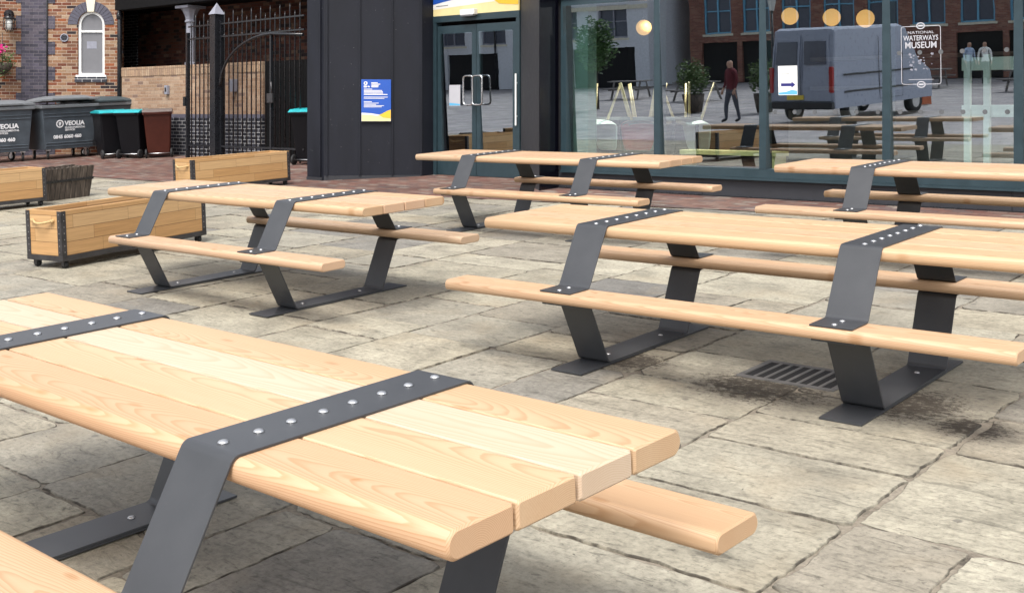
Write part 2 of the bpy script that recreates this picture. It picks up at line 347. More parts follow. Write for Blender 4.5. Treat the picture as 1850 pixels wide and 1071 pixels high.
# ------------------------------------------------------------------ mesh helpers
class MB:
    def __init__(s): s.bm = bmesh.new(); s.mi = 0
    def poly(s, pts):
        vs = [s.bm.verts.new(p) for p in pts]; f = s.bm.faces.new(vs); f.material_index = s.mi; return vs
    def box(s, c, d, bev=0, rot=None):
        r = bmesh.ops.create_cube(s.bm, size=1)
        vs = r['verts']; m = Matrix.Translation(c) @ (rot.to_4x4() if rot else Matrix()) @ Matrix.Diagonal((*d, 1))
        bmesh.ops.transform(s.bm, matrix=m, verts=vs)
        fs = {f for v in vs for f in v.link_faces}
        for f in fs: f.material_index = s.mi
        if bev:
            es = list({e for v in vs for e in v.link_edges})
            rr = bmesh.ops.bevel(s.bm, geom=es, offset=bev, segments=2, affect='EDGES', profile=.6)
            for f in rr['faces']: f.material_index = s.mi
        return s
    def b2(s, a, b, bev=0):
        return s.box([(x+y)/2 for x, y in zip(a, b)], [abs(y-x) for x, y in zip(a, b)], bev)
    def prism(s, pts, d):
        """closed polygon pts (3D) extruded by vector d"""
        a = [s.bm.verts.new(p) for p in pts]; b = [s.bm.verts.new(Vector(p)+Vector(d)) for p in pts]
        n = len(pts); fs = [s.bm.faces.new(list(reversed(a))), s.bm.faces.new(b)]
        for i in range(n): fs.append(s.bm.faces.new((a[i], a[(i+1) % n], b[(i+1) % n], b[i])))
        for f in fs: f.material_index = s.mi
        return s
    def tube(s, path, r, n=8, caps=True):
        path = [Vector(p) for p in path]; rs = r if isinstance(r, (list, tuple)) else [r]*len(path)
        rings = []; up = None
        for i, p in enumerate(path):
            t = (path[min(i+1, len(path)-1)]-path[max(i-1, 0)]).normalized()
            if up is None: up = t.orthogonal().normalized()
            up = (up - t*up.dot(t)).normalized(); sd = t.cross(up)
            rings.append([s.bm.verts.new(p+(up*cos(2*pi*k/n)+sd*sin(2*pi*k/n))*rs[i]) for k in range(n)])
        for a, b in zip(rings, rings[1:]):
            for k in range(n):
                f = s.bm.faces.new((a[k], a[(k+1) % n], b[(k+1) % n], b[k])); f.material_index = s.mi; f.smooth = True
        if caps:
            for f in (s.bm.faces.new(list(reversed(rings[0]))), s.bm.faces.new(rings[-1])): f.material_index = s.mi
        return s
    def lathe(s, prof, c=(0, 0, 0), n=16, axis='Z', smooth=True):
        rings = []
        for r, z in prof:
            ring = []
            for k in range(n):
                a = 2*pi*k/n; q = Vector((r*cos(a), r*sin(a), z))
                if axis == 'X': q = Vector((q.z, q.x, q.y))
                if axis == 'Y': q = Vector((q.x, q.z, q.y))
                ring.append(s.bm.verts.new(q+Vector(c)))
            rings.append(ring)
        for a, b in zip(rings, rings[1:]):
            for k in range(n):
                f = s.bm.faces.new((a[k], a[(k+1) % n], b[(k+1) % n], b[k])); f.material_index = s.mi; f.smooth = smooth
        for f in (s.bm.faces.new(list(reversed(rings[0]))), s.bm.faces.new(rings[-1])): f.material_index = s.mi
        return s
    def ribbon(s, pts, u0, u1, th):
        """flat bar bent along a path in the (v,z) plane, width u0..u1, thickness th to the left of the path"""
        P = [Vector(pts[0])]
        for p in pts[1:]:                       # holding edges so long flats do not shade as curves
            p = Vector(p); L = (p-P[-1]).length
            if L > .03: d = (p-P[-1])/L; P += [P[-1]+d*.002, p-d*.002]
            P.append(p)
        N = []
        for i in range(len(P)):
            t = (P[min(i+1, len(P)-1)]-P[max(i-1, 0)]).normalized(); N.append(Vector((-t.y, t.x)))
        rows = []
        for p, nn in zip(P, N):
            q = p+nn*th
            rows.append([s.bm.verts.new(v) for v in ((u0, p.x, p.y), (u1, p.x, p.y), (u1, q.x, q.y), (u0, q.x, q.y))])
        for a, b in zip(rows, rows[1:]):
            for k in range(4):
                f = s.bm.faces.new((a[k], a[(k+1) % 4], b[(k+1) % 4], b[k])); f.smooth = k in (0, 2)
        s.bm.faces.new(list(reversed(rows[0]))); s.bm.faces.new(rows[-1]); return s
    def build(s, name, mats, parent=None, loc=None, bevel=0, auto=35):
        me = bpy.data.meshes.new(name)
        bmesh.ops.recalc_face_normals(s.bm, faces=s.bm.faces[:])
        s.bm.to_mesh(me); s.bm.free()
        for m in (mats if isinstance(mats, (list, tuple)) else [mats]): me.materials.append(m)
        o = bpy.data.objects.new(name, me); COL.objects.link(o)
        if parent: o.parent = parent
        if loc is not None: o.location = loc
        if bevel:
            md = o.modifiers.new('bevel', 'BEVEL'); md.width = bevel; md.segments = 2; md.limit_method = 'ANGLE'; md.angle_limit = radians(40)
        if auto:
            for p in me.polygons: p.use_smooth = True if p.use_smooth else False
        return o

def fillet(pts, rads, seg=6):
    out = [Vector(pts[0])]
    for i in range(1, len(pts)-1):
        p = Vector(pts[i]); a = (Vector(pts[i-1])-p).normalized(); b = (Vector(pts[i+1])-p).normalized()
        r = rads[i-1]; ang = a.angle(b); d = r/tan(ang/2)
        c = p+(a+b).normalized()*(r/sin(ang/2))
        s0 = p+a*d; s1 = p+b*d; v0 = s0-c; v1 = s1-c; tot = v0.angle(v1); sg = 1 if v0.x*v1.y-v0.y*v1.x > 0 else -1
        for k in range(seg+1):
            q = v0.copy(); q.rotate(Matrix.Rotation(sg*tot*k/seg, 2)); out.append(c+q)
    out.append(Vector(pts[-1])); return out

def tag(o, label=None, cat=None, group=None, kind=None):
    if label: o['label'] = label
    if cat: o['category'] = cat
    if group: o['group'] = group
    if kind: o['kind'] = kind
    return o
def thing(name, loc, label, cat, group=None, rz=0, ground=True):
    o = bpy.data.objects.new(name, None); COL.objects.link(o); o.empty_display_size = .1
    o.location = loc
    if ground: o.rotation_mode = 'ZYX'; o.rotation_euler = (SLOPE, 0, rz)
    else: o.rotation_euler = (0, 0, rz)
    return tag(o, label, cat, group)
def kids(o): return [c for c in COL.objects if c.parent == o]
def copy_tree(o, parent=None):
    c = o.copy(); COL.objects.link(c)
    if parent: c.parent = parent
    for k in kids(o): copy_tree(k, c)
    return c
def struct(o): o['kind'] = 'structure'; return o
def bevmod(o, w, seg=2):
    md = o.modifiers.new('bevel', 'BEVEL'); md.width = w; md.segments = seg; md.harden_normals = True; md.limit_method = 'ANGLE'; md.angle_limit = radians(40); return o
def text(name, body, size, mat, parent, mtx, align='LEFT', bold=0.0, ext=.001, sx=1.0, spacing=1.0):
    cu = bpy.data.curves.new(name, 'FONT'); cu.body = body; cu.size = size; cu.align_x = align; cu.offset = bold; cu.extrude = ext
    cu.space_character = spacing; cu.resolution_u = 3
    cu.materials.append(mat); o = bpy.data.objects.new(name, cu); COL.objects.link(o); bpy.context.view_layer.update()
    me = bpy.data.meshes.new_from_object(o.evaluated_get(bpy.context.evaluated_depsgraph_get())); bpy.data.objects.remove(o)
    o = bpy.data.objects.new(name, me); COL.objects.link(o); o.parent = parent
    o.matrix_local = mtx @ Matrix.Diagonal((sx, 1, 1, 1)); return o
def basis(o, x, y):
    x = Vector(x).normalized(); y = Vector(y); y = (y-x*y.dot(x)).normalized(); z = x.cross(y)
    m = Matrix((x, y, z)).transposed().to_4x4(); m.translation = Vector(o); return m

# ------------------------------------------------------------------ ground
rnd = random.Random(7)
b = MB()
ys = [-400, 0, 19, 400]; zs = [-.035, -.035, 19*.0467-.035, 19*.0467-.035]
for i in range(3):
    b.poly([(-500, ys[i], zs[i]), (500, ys[i], zs[i]), (500, ys[i+1], zs[i+1]), (-500, ys[i+1], zs[i+1])])
struct(b.build('ground', M['setts']))

def slab_sheet(name, mat, u0, u1, w0, w1, z):
    b = MB(); b.poly([(u0, w0, 0), (u1, w0, 0), (u1, w1, 0), (u0, w1, 0)])
    o = b.build(name, mat, loc=G(0, 0, z)); o.rotation_euler = (SLOPE, 0, 0); return struct(o)
slab_sheet('mortar_bed', M['mortar'], -26, 4, -.02, 11.6, -.0065)
# brick paving between the flags and the buildings: two strips that butt together
b = MB()
b.poly([(-40, 10.35, 0), (-13.2, 10.55, 0), (-4, 11.55, 0), (4, 11.6, 0), (4, 18.5, 0), (-40, 18.5, 0)])
o = b.build('brick_paving', M['paver'], loc=G(0, 0, .004)); o.rotation_euler = (SLOPE, 0, 0); struct(o)

def flagstones():
    bm = bmesh.new(); la = bm.verts.layers.float_vector.new('tone')
    def slab(u0, u1, w0, w1):
        tone = rnd.random(); sd = rnd.random()
        dz = rnd.uniform(-.0035, .0035); tx = rnd.uniform(-.004, .004); ty = rnd.uniform(-.004, .004)
        cx, cy = (u0+u1)/2, (w0+w1)/2
        r = rnd.uniform(.012, .045)
        # outline walked anticlockwise with broken edges
        cor = [(u0, w0), (u1, w0), (u1, w1), (u0, w1)]; out = []
        for k in range(4):
            p = Vector(cor[k]); q = Vector(cor[(k+1) % 4]); d = (q-p); L = d.length; d.normalize(); nrm = Vector((-d.y, d.x))
            n = max(4, int(L/.03))
            rr = min(r*rnd.uniform(.3, 1.6), L*.2)
            for i in range(n+1):
                s = rr+(L-2*rr)*i/n
                q2 = p+d*s
                j = noise.noise(Vector((q2.x*7, q2.y*7, k*3.1)))*.015+noise.noise(Vector((q2.x*33, q2.y*33, k*5.1)))*.009
                out.append(q2+nrm*(j+.002))
        def ring(inset, z, e):
            vs = []
            for q in out:
                dirc = Vector((cx, cy))-q; q2 = q+dirc.normalized()*inset
                v = bm.verts.new((q2.x, q2.y, z+dz+(q2.x-cx)*tx+(q2.y-cy)*ty)); v[la] = (tone, e, sd); vs.append(v)
            return vs
        rings = [ring(-.001, -.02, 1), ring(.0, -.003, 1), ring(.0025, -.0005, 1.), ring(.007, .0004, .0)]
        for a, c in zip(rings, rings[1:]):
            for i in range(len(a)):
                f = bm.faces.new((a[i], a[(i+1) % len(a)], c[(i+1) % len(a)], c[i])); f.smooth = True
        bm.faces.new(rings[-1])
    # courses run away from the viewer (along w); widths vary
    bounds = [-1.685]
    while bounds[0] > -24: bounds.insert(0, bounds[0]-rnd.choice((.72, .84, .92, 1.0, 1.1)))
    while bounds[-1] < 2.6: bounds.append(bounds[-1]+rnd.choice((.82, .92, 1.02)))
    for i in range(len(bounds)-1):
        u0, u1 = bounds[i], bounds[i+1]
        w = rnd.uniform(-.3, .2)
        first = True
        while w < 11.3:
            L = rnd.choice((.42, .52, .58, .64, .70, .78, .90))
            uc = (u0+u1)/2
            wmax = 10.33 if uc < -13.2 else 10.53+(uc+13.2)*.1087 if uc < -4 else 11.55
            w1 = w+L
            if w1 > wmax-.15: w1 = wmax
            g = rnd.uniform(.003, .008); gw = .034 if rnd.random() < .2 else 0
            if w1-w > .12 and w >= 0:
                if rnd.random() < .15 and u1-u0 > .8:
                    um = u0+(u1-u0)*rnd.uniform(.35, .65)
                    slab(u0+g, um-g, w+g, w1-g-gw*.4); slab(um+g, u1-g, w+g, w1-g-gw*.4)
                else:
                    slab(u0+g+gw*rnd.random()*.6, u1-g, w+g, w1-g-gw*.5)
            w = w1
            if w >= wmax-.01: break
    me = bpy.data.meshes.new('flagstones'); bmesh.ops.recalc_face_normals(bm, faces=bm.faces[:]); bm.to_mesh(me); bm.free(); me.materials.append(M['stone'])
    o = bpy.data.objects.new('flagstone_paving', me); COL.objects.link(o); o.rotation_euler = (SLOPE, 0, 0); return struct(o)
flagstones()

# ------------------------------------------------------------------ picnic tables
H, A_, TT, ZB, TB, BC, BH = .75, .3977, .0627, .4388, .058, .647, .104
SP, OV, OB, SW, GL, GF_ = 1.5335, .7836, .186, .2026, .4077, .66
def board_mesh(L, wd, th, rl, rr, name, mats, parent, loc):
    """timber along local x: rl/rr = edge radius on the -y / +y side"""
    hw, ht = wd/2, th/2; prof = []
    def arc(cy, cz, r, a0, a1, n=6):
        for k in range(n+1):
            a = a0+(a1-a0)*k/n; prof.append((cy+r*cos(a), cz+r*sin(a)))
    arc(hw-rr, ht-rr, rr, 0, pi/2); arc(-hw+rl, ht-rl, rl, pi/2, pi); arc(-hw+rl, -ht+rl, rl, pi, 1.5*pi); arc(hw-rr, -ht+rr, rr, 1.5*pi, 2*pi)
    bm = bmesh.new(); rings = []
    c = .0055
    for x, s in ((-L/2, c), (-L/2+c, 0), (L/2-c, 0), (L/2, c)):
        rings.append([bm.verts.new((x, y-math.copysign(min(s, abs(y)), y), z-math.copysign(min(s, abs(z)), z))) for y, z in prof])
    n = len(prof)
    for a, d in zip(rings, rings[1:]):
        for k in range(n):
            f = bm.faces.new((a[k], a[(k+1) % n], d[(k+1) % n], d[k])); f.smooth = (Vector(prof[k])-Vector(prof[(k+1) % n])).length < .012
    e0 = bm.faces.new(list(reversed(rings[0]))); e1 = bm.faces.new(rings[-1])
    for e in list(e0.edges)+list(e1.edges): e.smooth = False
    bmesh.ops.recalc_face_normals(bm, faces=bm.faces[:])
    me = bpy.data.meshes.new(name); bm.to_mesh(me); bm.free(); me.materials.append(mats)
    o = bpy.data.objects.new(name, me); COL.objects.link(o); o.parent = parent; o.location = loc; return o
bb = MB(); bb.lathe([(.0140, 0), (.0136, .0025), (.0105, .0055), (.006, .0070), (.001, .0076)], n=14)
bolt_me = bb.build('bolt', M['zinc']); bolt_data = bolt_me.data; bpy.data.objects.remove(bolt_me)
def bolt(parent, x, y, z):
    o = bpy.data.objects.new('bolt', bolt_data); COL.objects.link(o); o.parent = parent; o.location = (x, y, z); return o

def make_table(name_loc, rz, short, label, tints=None):
    t = thing('picnic_table', name_loc, label, 'picnic table', 'larch picnic tables on bent steel straps', rz)
    full = SP+2*OV; bw = A_/2
    for i in range(4):
        v = -A_+bw*(i+.5)
        board_mesh(full+rnd.uniform(-.004, .004), bw-.008, TT, .026 if i == 0 else .006, .026 if i == 3 else .006, 'tabletop_board', M['larch'], t, (rnd.uniform(-.003, .003), v, H-TT/2))
    bl0 = -(SP/2+OB) if short else -full/2
    L = full/2-bl0
    for s in (-1, 1):
        board_mesh(L, 2*BH, TB, .024, .024, 'seat_plank', M['larch'], t, ((bl0+full/2)/2, s*BC, ZB-TB/2))
    zt = H+.001; zb = ZB+.001; th = .0065
    half = [(-.738, zb), (-.566, zb), (-A_+.010, zt)]
    up = fillet(half+[(-v, z) for v, z in reversed(half)], [.03, .022, .022, .03])
    lo_h = [(-.72, ZB-TB-.002-.009), (-.575, ZB-TB-.002-.009), (-GL, .0095)]
    lo = fillet(lo_h+[(-v, z) for v, z in reversed(lo_h)], [.03, .035, .035, .03])
    for sx in (-1, 1):
        x = sx*SP/2
        m = MB(); m.ribbon(up, -SW/2, SW/2, th); st = m.build('top_strap', M['steel'], t, (x, 0, 0)); bevmod(st, .0012, 1)
        for i in range(8):
            v = -A_+bw*(i//2+.5)+(-1 if i % 2 == 0 else 1)*.0506
            bolt(st, 0, v, zt+th)
        for s in (-1, 1):
            for v in (.612, .695): bolt(st, 0, s*v, zb+th)
        m = MB(); m.ribbon(lo, -SW/2, SW/2, .009); lf = m.build('leg_strap', M['steel'], t, (x, 0, 0)); bevmod(lf, .0012, 1)
        for s in (-1, 1): bolt(lf, 0, s*.27, .0185)
        m = MB(); m.b2((-SW/2, -GF_, .0), (SW/2, GF_, .0088)); fp = m.build('foot_plate', M['steel'], t, (x, 0, 0)); bevmod(fp, .001, 1)
    return t
full_t = make_table(G(-2.97, 5.5, .004), radians(.45), False, 'long larch picnic table standing beside the iron drain grate')
short_t = make_table(G(-7.14, 5.48, .004), radians(.17), True, 'larch picnic table in front of the planters, its benches stopping short at the left end')
tabA = copy_tree(full_t); tabA.location = G(-3.02, 2.01, .004); tabA.rotation_euler[2] = radians(-1.1)
tabA['label'] = 'nearest larch picnic table, one pale knotty board in its top, cut by the left edge'
tabE = copy_tree(full_t); tabE.location = G(-3.05, 9.27, .004); tabE.rotation_euler[2] = 0
tabE['label'] = 'larch picnic table close under the tall shop windows, cut off by the right edge'
tabC = copy_tree(short_t); tabC.location = G(-7.27, 9.19, .004); tabC.rotation_euler[2] = radians(.4)
tabC['label'] = 'larch picnic table before the glass double doors, benches short at its left end'
for tb in (full_t, short_t, tabA, tabE, tabC):
    for c in tb.children:
        if c.name.startswith(('tabletop_board', 'seat_plank')):
            k = rnd.uniform(.93, 1.05); c.color = (k, k*rnd.uniform(.97, 1.01), k*rnd.uniform(.94, 1.02), rnd.random())
bs = [c for c in tabA.children if c.name.startswith('tabletop_board')]
bs.sort(key=lambda o: o.location.y)
for i_, r_ in ((0, 0.0818), (1, .2257), (2, .6641), (3, .9880)): bs[i_].color[3] = r_   # which cut of the log each board is
pale = bs[2].data.copy(); pale.materials.clear(); pale.materials.append(M['larch_pale']); bs[2].data = pale
bs[2]['label'] = 'pale knotty board'
fig = bs[0].data.copy(); fig.materials.clear(); fig.materials.append(M['larch_figured']); bs[0].data = fig; bs[0]['label'] = 'orange board with strongly figured grain'
for o_ in [c for c in short_t.children if c.name.startswith('seat_plank') and c.location.y > 0]:
    o_.color = (.86, .90, .95, .37)

# ------------------------------------------------------------------ drain grate
t = thing('drain_grate', G(-2.70, 5.47, .003), 'black iron drain grate set in the stone flags', 'drain grate')
m = MB(); L2, W2 = .27, .185
m.b2((-L2, -W2, -.02), (L2, -W2+.03, .006)).b2((-L2, W2-.03, -.02), (L2, W2, .006)).b2((-L2, -W2+.03, -.02), (-L2+.03, W2-.03, .006)).b2((L2-.03, -W2+.03, -.02), (L2, W2-.03, .006))
m.build('rim', M['grate'], t, bevel=.003)
m = MB()
for k in range(7):
    x = -L2+.03+(k+1)*(2*L2-.06)/8; m.b2((x-.009, -W2+.03, -.015), (x+.009, W2-.03, .004))
m.build('bars', M['grate'], t, bevel=.002)
m = MB(); m.poly([(-L2+.03, -W2+.03, .0005), (L2-.03, -W2+.03, .0005), (L2-.03, W2-.03, .0005), (-L2+.03, W2-.03, .0005)]); m.build('slot_shade', M['dark'], t)  # flat dark sheet standing in for the shade between the bars

# ------------------------------------------------------------------ wheeled planters
PL, PW, PH, PZ = 1.72, .46, .40, .115
def make_planter(loc, rz, label, lx=PL):
    t = thing('wheeled_planter', loc, label, 'planter', 'timber planters on castors', rz)
    hx, hy, th = lx/2, PW/2, .028
    for s in (-1, 1):
        m = MB(); m.b2((-hx, s*hy, PZ), (hx, s*(hy-th), PZ+PH)); m.build('side_panel', M['planter'], t, bevel=.003)
        m = MB(); m.b2((s*hx, -hy+th, PZ), (s*(hx-th), hy-th, PZ+PH)); m.build('end_panel', M['planter'], t, bevel=.003)
    m = MB(); m.b2((-hx+th, -hy+th, PZ+.01), (hx-th, hy-th, PZ+.03)); m.build('floor_board', M['planter'], t)
    m = MB(); f = .035
    for s in (-1, 1):
        m.b2((-hx-.006, s*(hy+.006), PZ-.045), (hx+.006, s*(hy-f), PZ)); m.b2((s*(hx+.006), -hy+f, PZ-.045), (s*(hx-f), hy-f, PZ))
    m.build('base_frame', M['zinc_dark'], t, bevel=.002)
    for sx in (-1, 1):
        for sy in (-1, 1):
            m = MB(); a = .048; g = .0045
            m.b2((sx*(hx+g), sy*(hy+g), PZ+.001), (sx*(hx-a), sy*(hy+.0005), PZ+PH-.004))
            m.b2((sx*(hx+g), sy*(hy+.0003), PZ+.001), (sx*(hx+.0005), sy*(hy-a), PZ+PH-.004))
            cb = m.build('corner_strip', M['zinc_dark'], t)
            for k in range(7):
                z = PZ+.035+k*.055
                for (px, py, ax) in ((sx*(hx-.026), sy*(hy+g), 'Y'), (sx*(hx+g), sy*(hy-.026), 'X')):
                    m = MB(); sg = sy if ax == 'Y' else sx
                    m.lathe([(.0058, 0), (.004, sg*.0025), (.001, sg*.003)], n=8, axis=ax); m.build('rivet', M['rivet'], cb, (px, py, z))
            m = MB(); m.b2((-.035, -.03, .075), (.035, .03, .069)); m.b2((-.026, -.022, .02), (-.021, .022, .069)); m.b2((.021, -.022, .02), (.026, .022, .069))
            ca = m.build('castor', M['zinc_dark'], t, (sx*(hx-.06), sy*(hy-.05), 0))
            m = MB(); m.lathe([(.020, -.018), (.034, -.016), (.036, 0), (.034, .016), (.020, .018)], n=18, axis='X'); m.build('wheel', M['rubber'], ca, (0, 0, .036))
    for s in (-1, 1):
        m = MB(); pts = []
        for k in range(9):
            a = k/8; pts.append((s*(hx+.006+.05*sin(pi*a)), -.13+.26*a, PZ+PH-.09-.02*sin(pi*a)))
        m.tube(pts, .011, 8); m.lathe([(.018, -.012), (.02, 0), (.018, .012)], (pts[0][0]+s*.006, pts[0][1], pts[0][2]), 8); m.lathe([(.018, -.012), (.02, 0), (.018, .012)], (pts[-1][0]+s*.006, pts[-1][1], pts[-1][2]), 8)
        m.build('rope_handle', M['rope'], t)
    return t
p1 = make_planter(G(-9.88, 5.90), radians(100.5), 'timber planter on castors with rope handle, behind the left picnic table, nearest of the planters')
p2 = copy_tree(p1); p2.location = G(-14.07, 10.22); p2.rotation_euler[2] = radians(90); p2['label'] = 'timber planter standing on the brick paving in front of the iron gate'
p3 = copy_tree(p1); p3.location = G(-15.05, 6.86); p3.rotation_euler[2] = radians(90); p3['label'] = 'timber planter cut off by the left edge, beside the weathered trough'

t = thing('weathered_trough', G(-15.52, 8.30), 'weathered dark timber trough with tapering sides between planter and bins', 'trough', rz=radians(100))
def taper(m, L0, W0, L1, W1, z0, z1, th):
    a = [(-L0/2, -W0/2, z0), (L0/2, -W0/2, z0), (L0/2, W0/2, z0), (-L0/2, W0/2, z0)]; c = [(-L1/2, -W1/2, z1), (L1/2, -W1/2, z1), (L1/2, W1/2, z1), (-L1/2, W1/2, z1)]
    d = [(x-math.copysign(th, x), y-math.copysign(th, y), z1) for x, y, z in c]; e = [(x-math.copysign(th, x), y-math.copysign(th, y), z1-.1) for x, y, z in c]
    V = [[m.bm.verts.new(p) for p in r] for r in (a, c, d, e)]
    for p, q in zip(V, V[1:]):
        for k in range(4): m.bm.faces.new((p[k], p[(k+1) % 4], q[(k+1) % 4], q[k])).material_index = m.mi
    m.bm.faces.new(list(reversed(V[0]))); m.bm.faces.new(V[-1]).material_index = m.mi
m = MB(); taper(m, .70, .34, .84, .44, .0, .44, .03); m.build('trough_body', M['weathered'], t)
m = MB()
for s in (-1, 1):
    m.prism([(-.40, s*.2075, .25), (.40, s*.2075, .25), (.405, s*.212, .285), (-.405, s*.212, .285)], (0, s*.006, 0))
m.build('iron_band', M['black_steel'], t)
m = MB()
for sg in (-1, 1):
    m = MB(); z0_ = .4402; pts = [(-.415, .438)]+[(.415, .438)]
    for k in range(28): pts.append((.415-.83*k/27, .442+rnd.uniform(0, .016)))
    m.prism([(x, sg*.221, z) for x, z in pts], (0, -sg*.03, 0)); m.build('broken_rim', M['weathered'], t)

# ------------------------------------------------------------------ bins
def make_big_bin(loc, rz, label, lid_open, logo=True, lidmat='bin_lid', group='four wheeled steel waste bins'):
    """front face towards local -y"""
    t = thing('waste_bin', loc, label, 'waste bin', group, rz)
    m = MB(); z0, z1 = .22, 1.12
    W0, D0, W1, D1 = 1.12, .78, 1.28, .96
    A = [(-W0/2, -D0/2, z0), (W0/2, -D0/2, z0), (W0/2, D0/2, z0), (-W0/2, D0/2, z0)]; B = [(-W1/2, -D1/2, z1), (W1/2, -D1/2, z1), (W1/2, D1/2, z1), (-W1/2, D1/2, z1)]
    va = [m.bm.verts.new(p) for p in A]; vb = [m.bm.verts.new(p) for p in B]
    m.bm.faces.new(list(reversed(va))); m.bm.faces.new(vb)
    for k in range(4): m.bm.faces.new((va[k], va[(k+1) % 4], vb[(k+1) % 4], vb[k]))
    sl_ = (D1-D0)/2/(z1-z0)
    fy = lambda z: -D0/2-(z-z0)*sl_
    for z in (.30, .36, .93, 1.0):
        hw = W0/2+(z-z0)*(W1-W0)/2/(z1-z0)-.02; m.box((0, fy(z)-.004, z), (2*hw, .02, .022))
    m.build('body', M['bin_grey'], t, bevel=.012)
    m = MB(); m.b2((-W1/2-.04, -D1/2-.045, z1), (W1/2+.04, D1/2+.045, z1+.075)); m.build('rim', M['bin_lid'], t, bevel=.015)
    # lid: shallow dished shell, hinged at the back
    m = MB(); n = 10; rows = []
    Wl, Dl = W1/2+.05, D1+.10
    for i in range(n+1):
        y = -Dl*i/n; rr = []
        for j in range(n+1):
            x = -Wl+2*Wl*j/n; h = .10*(1-(2*i/n-1)**4)*(1-(2*j/n-1)**6)
            rr.append(m.bm.verts.new((x, y, h)))
        rows.append(rr)
    for i in range(n):
        for j in range(n): m.bm.faces.new((rows[i][j], rows[i+1][j], rows[i+1][j+1], rows[i][j+1])).smooth = True
    m.b2((-Wl, -Dl, -.035), (Wl, -Dl+.03, .0)); m.b2((-Wl, -Dl+.03, -.035), (-Wl+.03, 0, .0)); m.b2((Wl-.03, -Dl+.03, -.035), (Wl, 0, .0))
    m.b2((-.42, -Dl-.02, -.02), (.42, -Dl, .012))
    ld = m.build('lid', M[lidmat], t, (0, D1/2+.05, z1+.115)); ld.rotation_euler = (-radians(lid_open), 0, 0)
    for sx in (-1, 1):
        for sy in (-1, 1):
            m = MB(); m.b2((-.05, -.05, .20), (.05, .05, .22)); m.prism([(-.03, -.035, .2), (-.03, .035, .2), (-.03, .05, .08), (-.03, .01, .08)], (.006, 0, 0)); m.prism([(.024, -.035, .2), (.024, .035, .2), (.024, .05, .08), (.024, .01, .08)], (.006, 0, 0))
            ca = m.build('castor', M['zinc'], t, (sx*.46, sy*.30, 0)); ca.rotation_euler = (0, 0, rnd.uniform(-.9, .9))
            m = MB(); m.lathe([(.05, -.022), (.092, -.02), (.098, 0), (.092, .02), (.05, .022)], n=20, axis='X'); m.mi = 1; m.lathe([(.055, -.0235), (.056, .0235)], n=16, axis='X')
            m.build('wheel', [M['rubber'], M['zinc']], ca, (0, .03, .098))
    if logo:
        def ft(name, body, size, x, z, bold=.0, sx=1.): return text(name, body, size, M['lettering'], t, basis((x, fy(z)-.006, z), (1, 0, 0), (0, -sl_, 1)), 'LEFT', bold, .0012, sx)
        ft('lettering', 'VEOLIA', .135, -.12, .735, .005, 1.02); ft('lettering', 'ENVIRONMENTAL', .058, -.115, .665, .001, 1.0); ft('lettering', 'SERVICES', .058, -.115, .615, .001, 1.0)
        ft('lettering', '0845 6060 460', .105, -.38, .455, .0045, 1.02)
        m = MB(); mt = basis((-.235, fy(.78)-.007, .775), (1, 0, 0), (0, -sl_, 1))
        n = 28
        for (r0, r1) in ((.062, .088),):
            for k in range(n):
                a0, a1 = 2*pi*k/n, 2*pi*(k+1)/n
                m.poly([mt @ Vector((r*cos(a), r*sin(a), 0)) for r, a in ((r0, a0), (r1, a0), (r1, a1), (r0, a1))])
        m.poly([mt @ Vector((.030*cos(2*pi*k/16), .012+.030*sin(2*pi*k/16), 0)) for k in range(16)])
        m.poly([mt @ Vector(p) for p in ((-.03, .0, 0), (.03, .0, 0), (0, -.06, 0))])
        m.build('emblem', M['lettering'], t)
    return t
bg_ = 'four wheeled steel waste bins'
make_big_bin(G(-24.27, 12.98), radians(90), 'grey four wheeled waste bin with white lettering and its lid propped ajar by rubbish', 4.5)
make_big_bin(G(-24.42, 11.58), radians(84), 'grey four wheeled waste bin with shut lid, cut off by the left edge', 0.5)
make_big_bin(G(-24.45, 13.98), radians(90), 'slate lidded waste bin standing behind the turquoise lidded bin against the buff wall', 0, False, 'bin_lid2')
t = thing('rubbish_bag', G(-23.98, 13.1, 1.2), 'crumpled pale rubbish bag sticking out under the ajar bin lid', 'rubbish bag', rz=radians(90))
m = MB(); bmesh.ops.create_icosphere(m.bm, subdivisions=3, radius=1)
for v in m.bm.verts:
    v.co *= 1+.25*noise.noise(v.co*2.5); v.co = Vector((v.co.x*.22, v.co.y*.10, v.co.z*.055))
m.build('bag', M['frosted'], t)

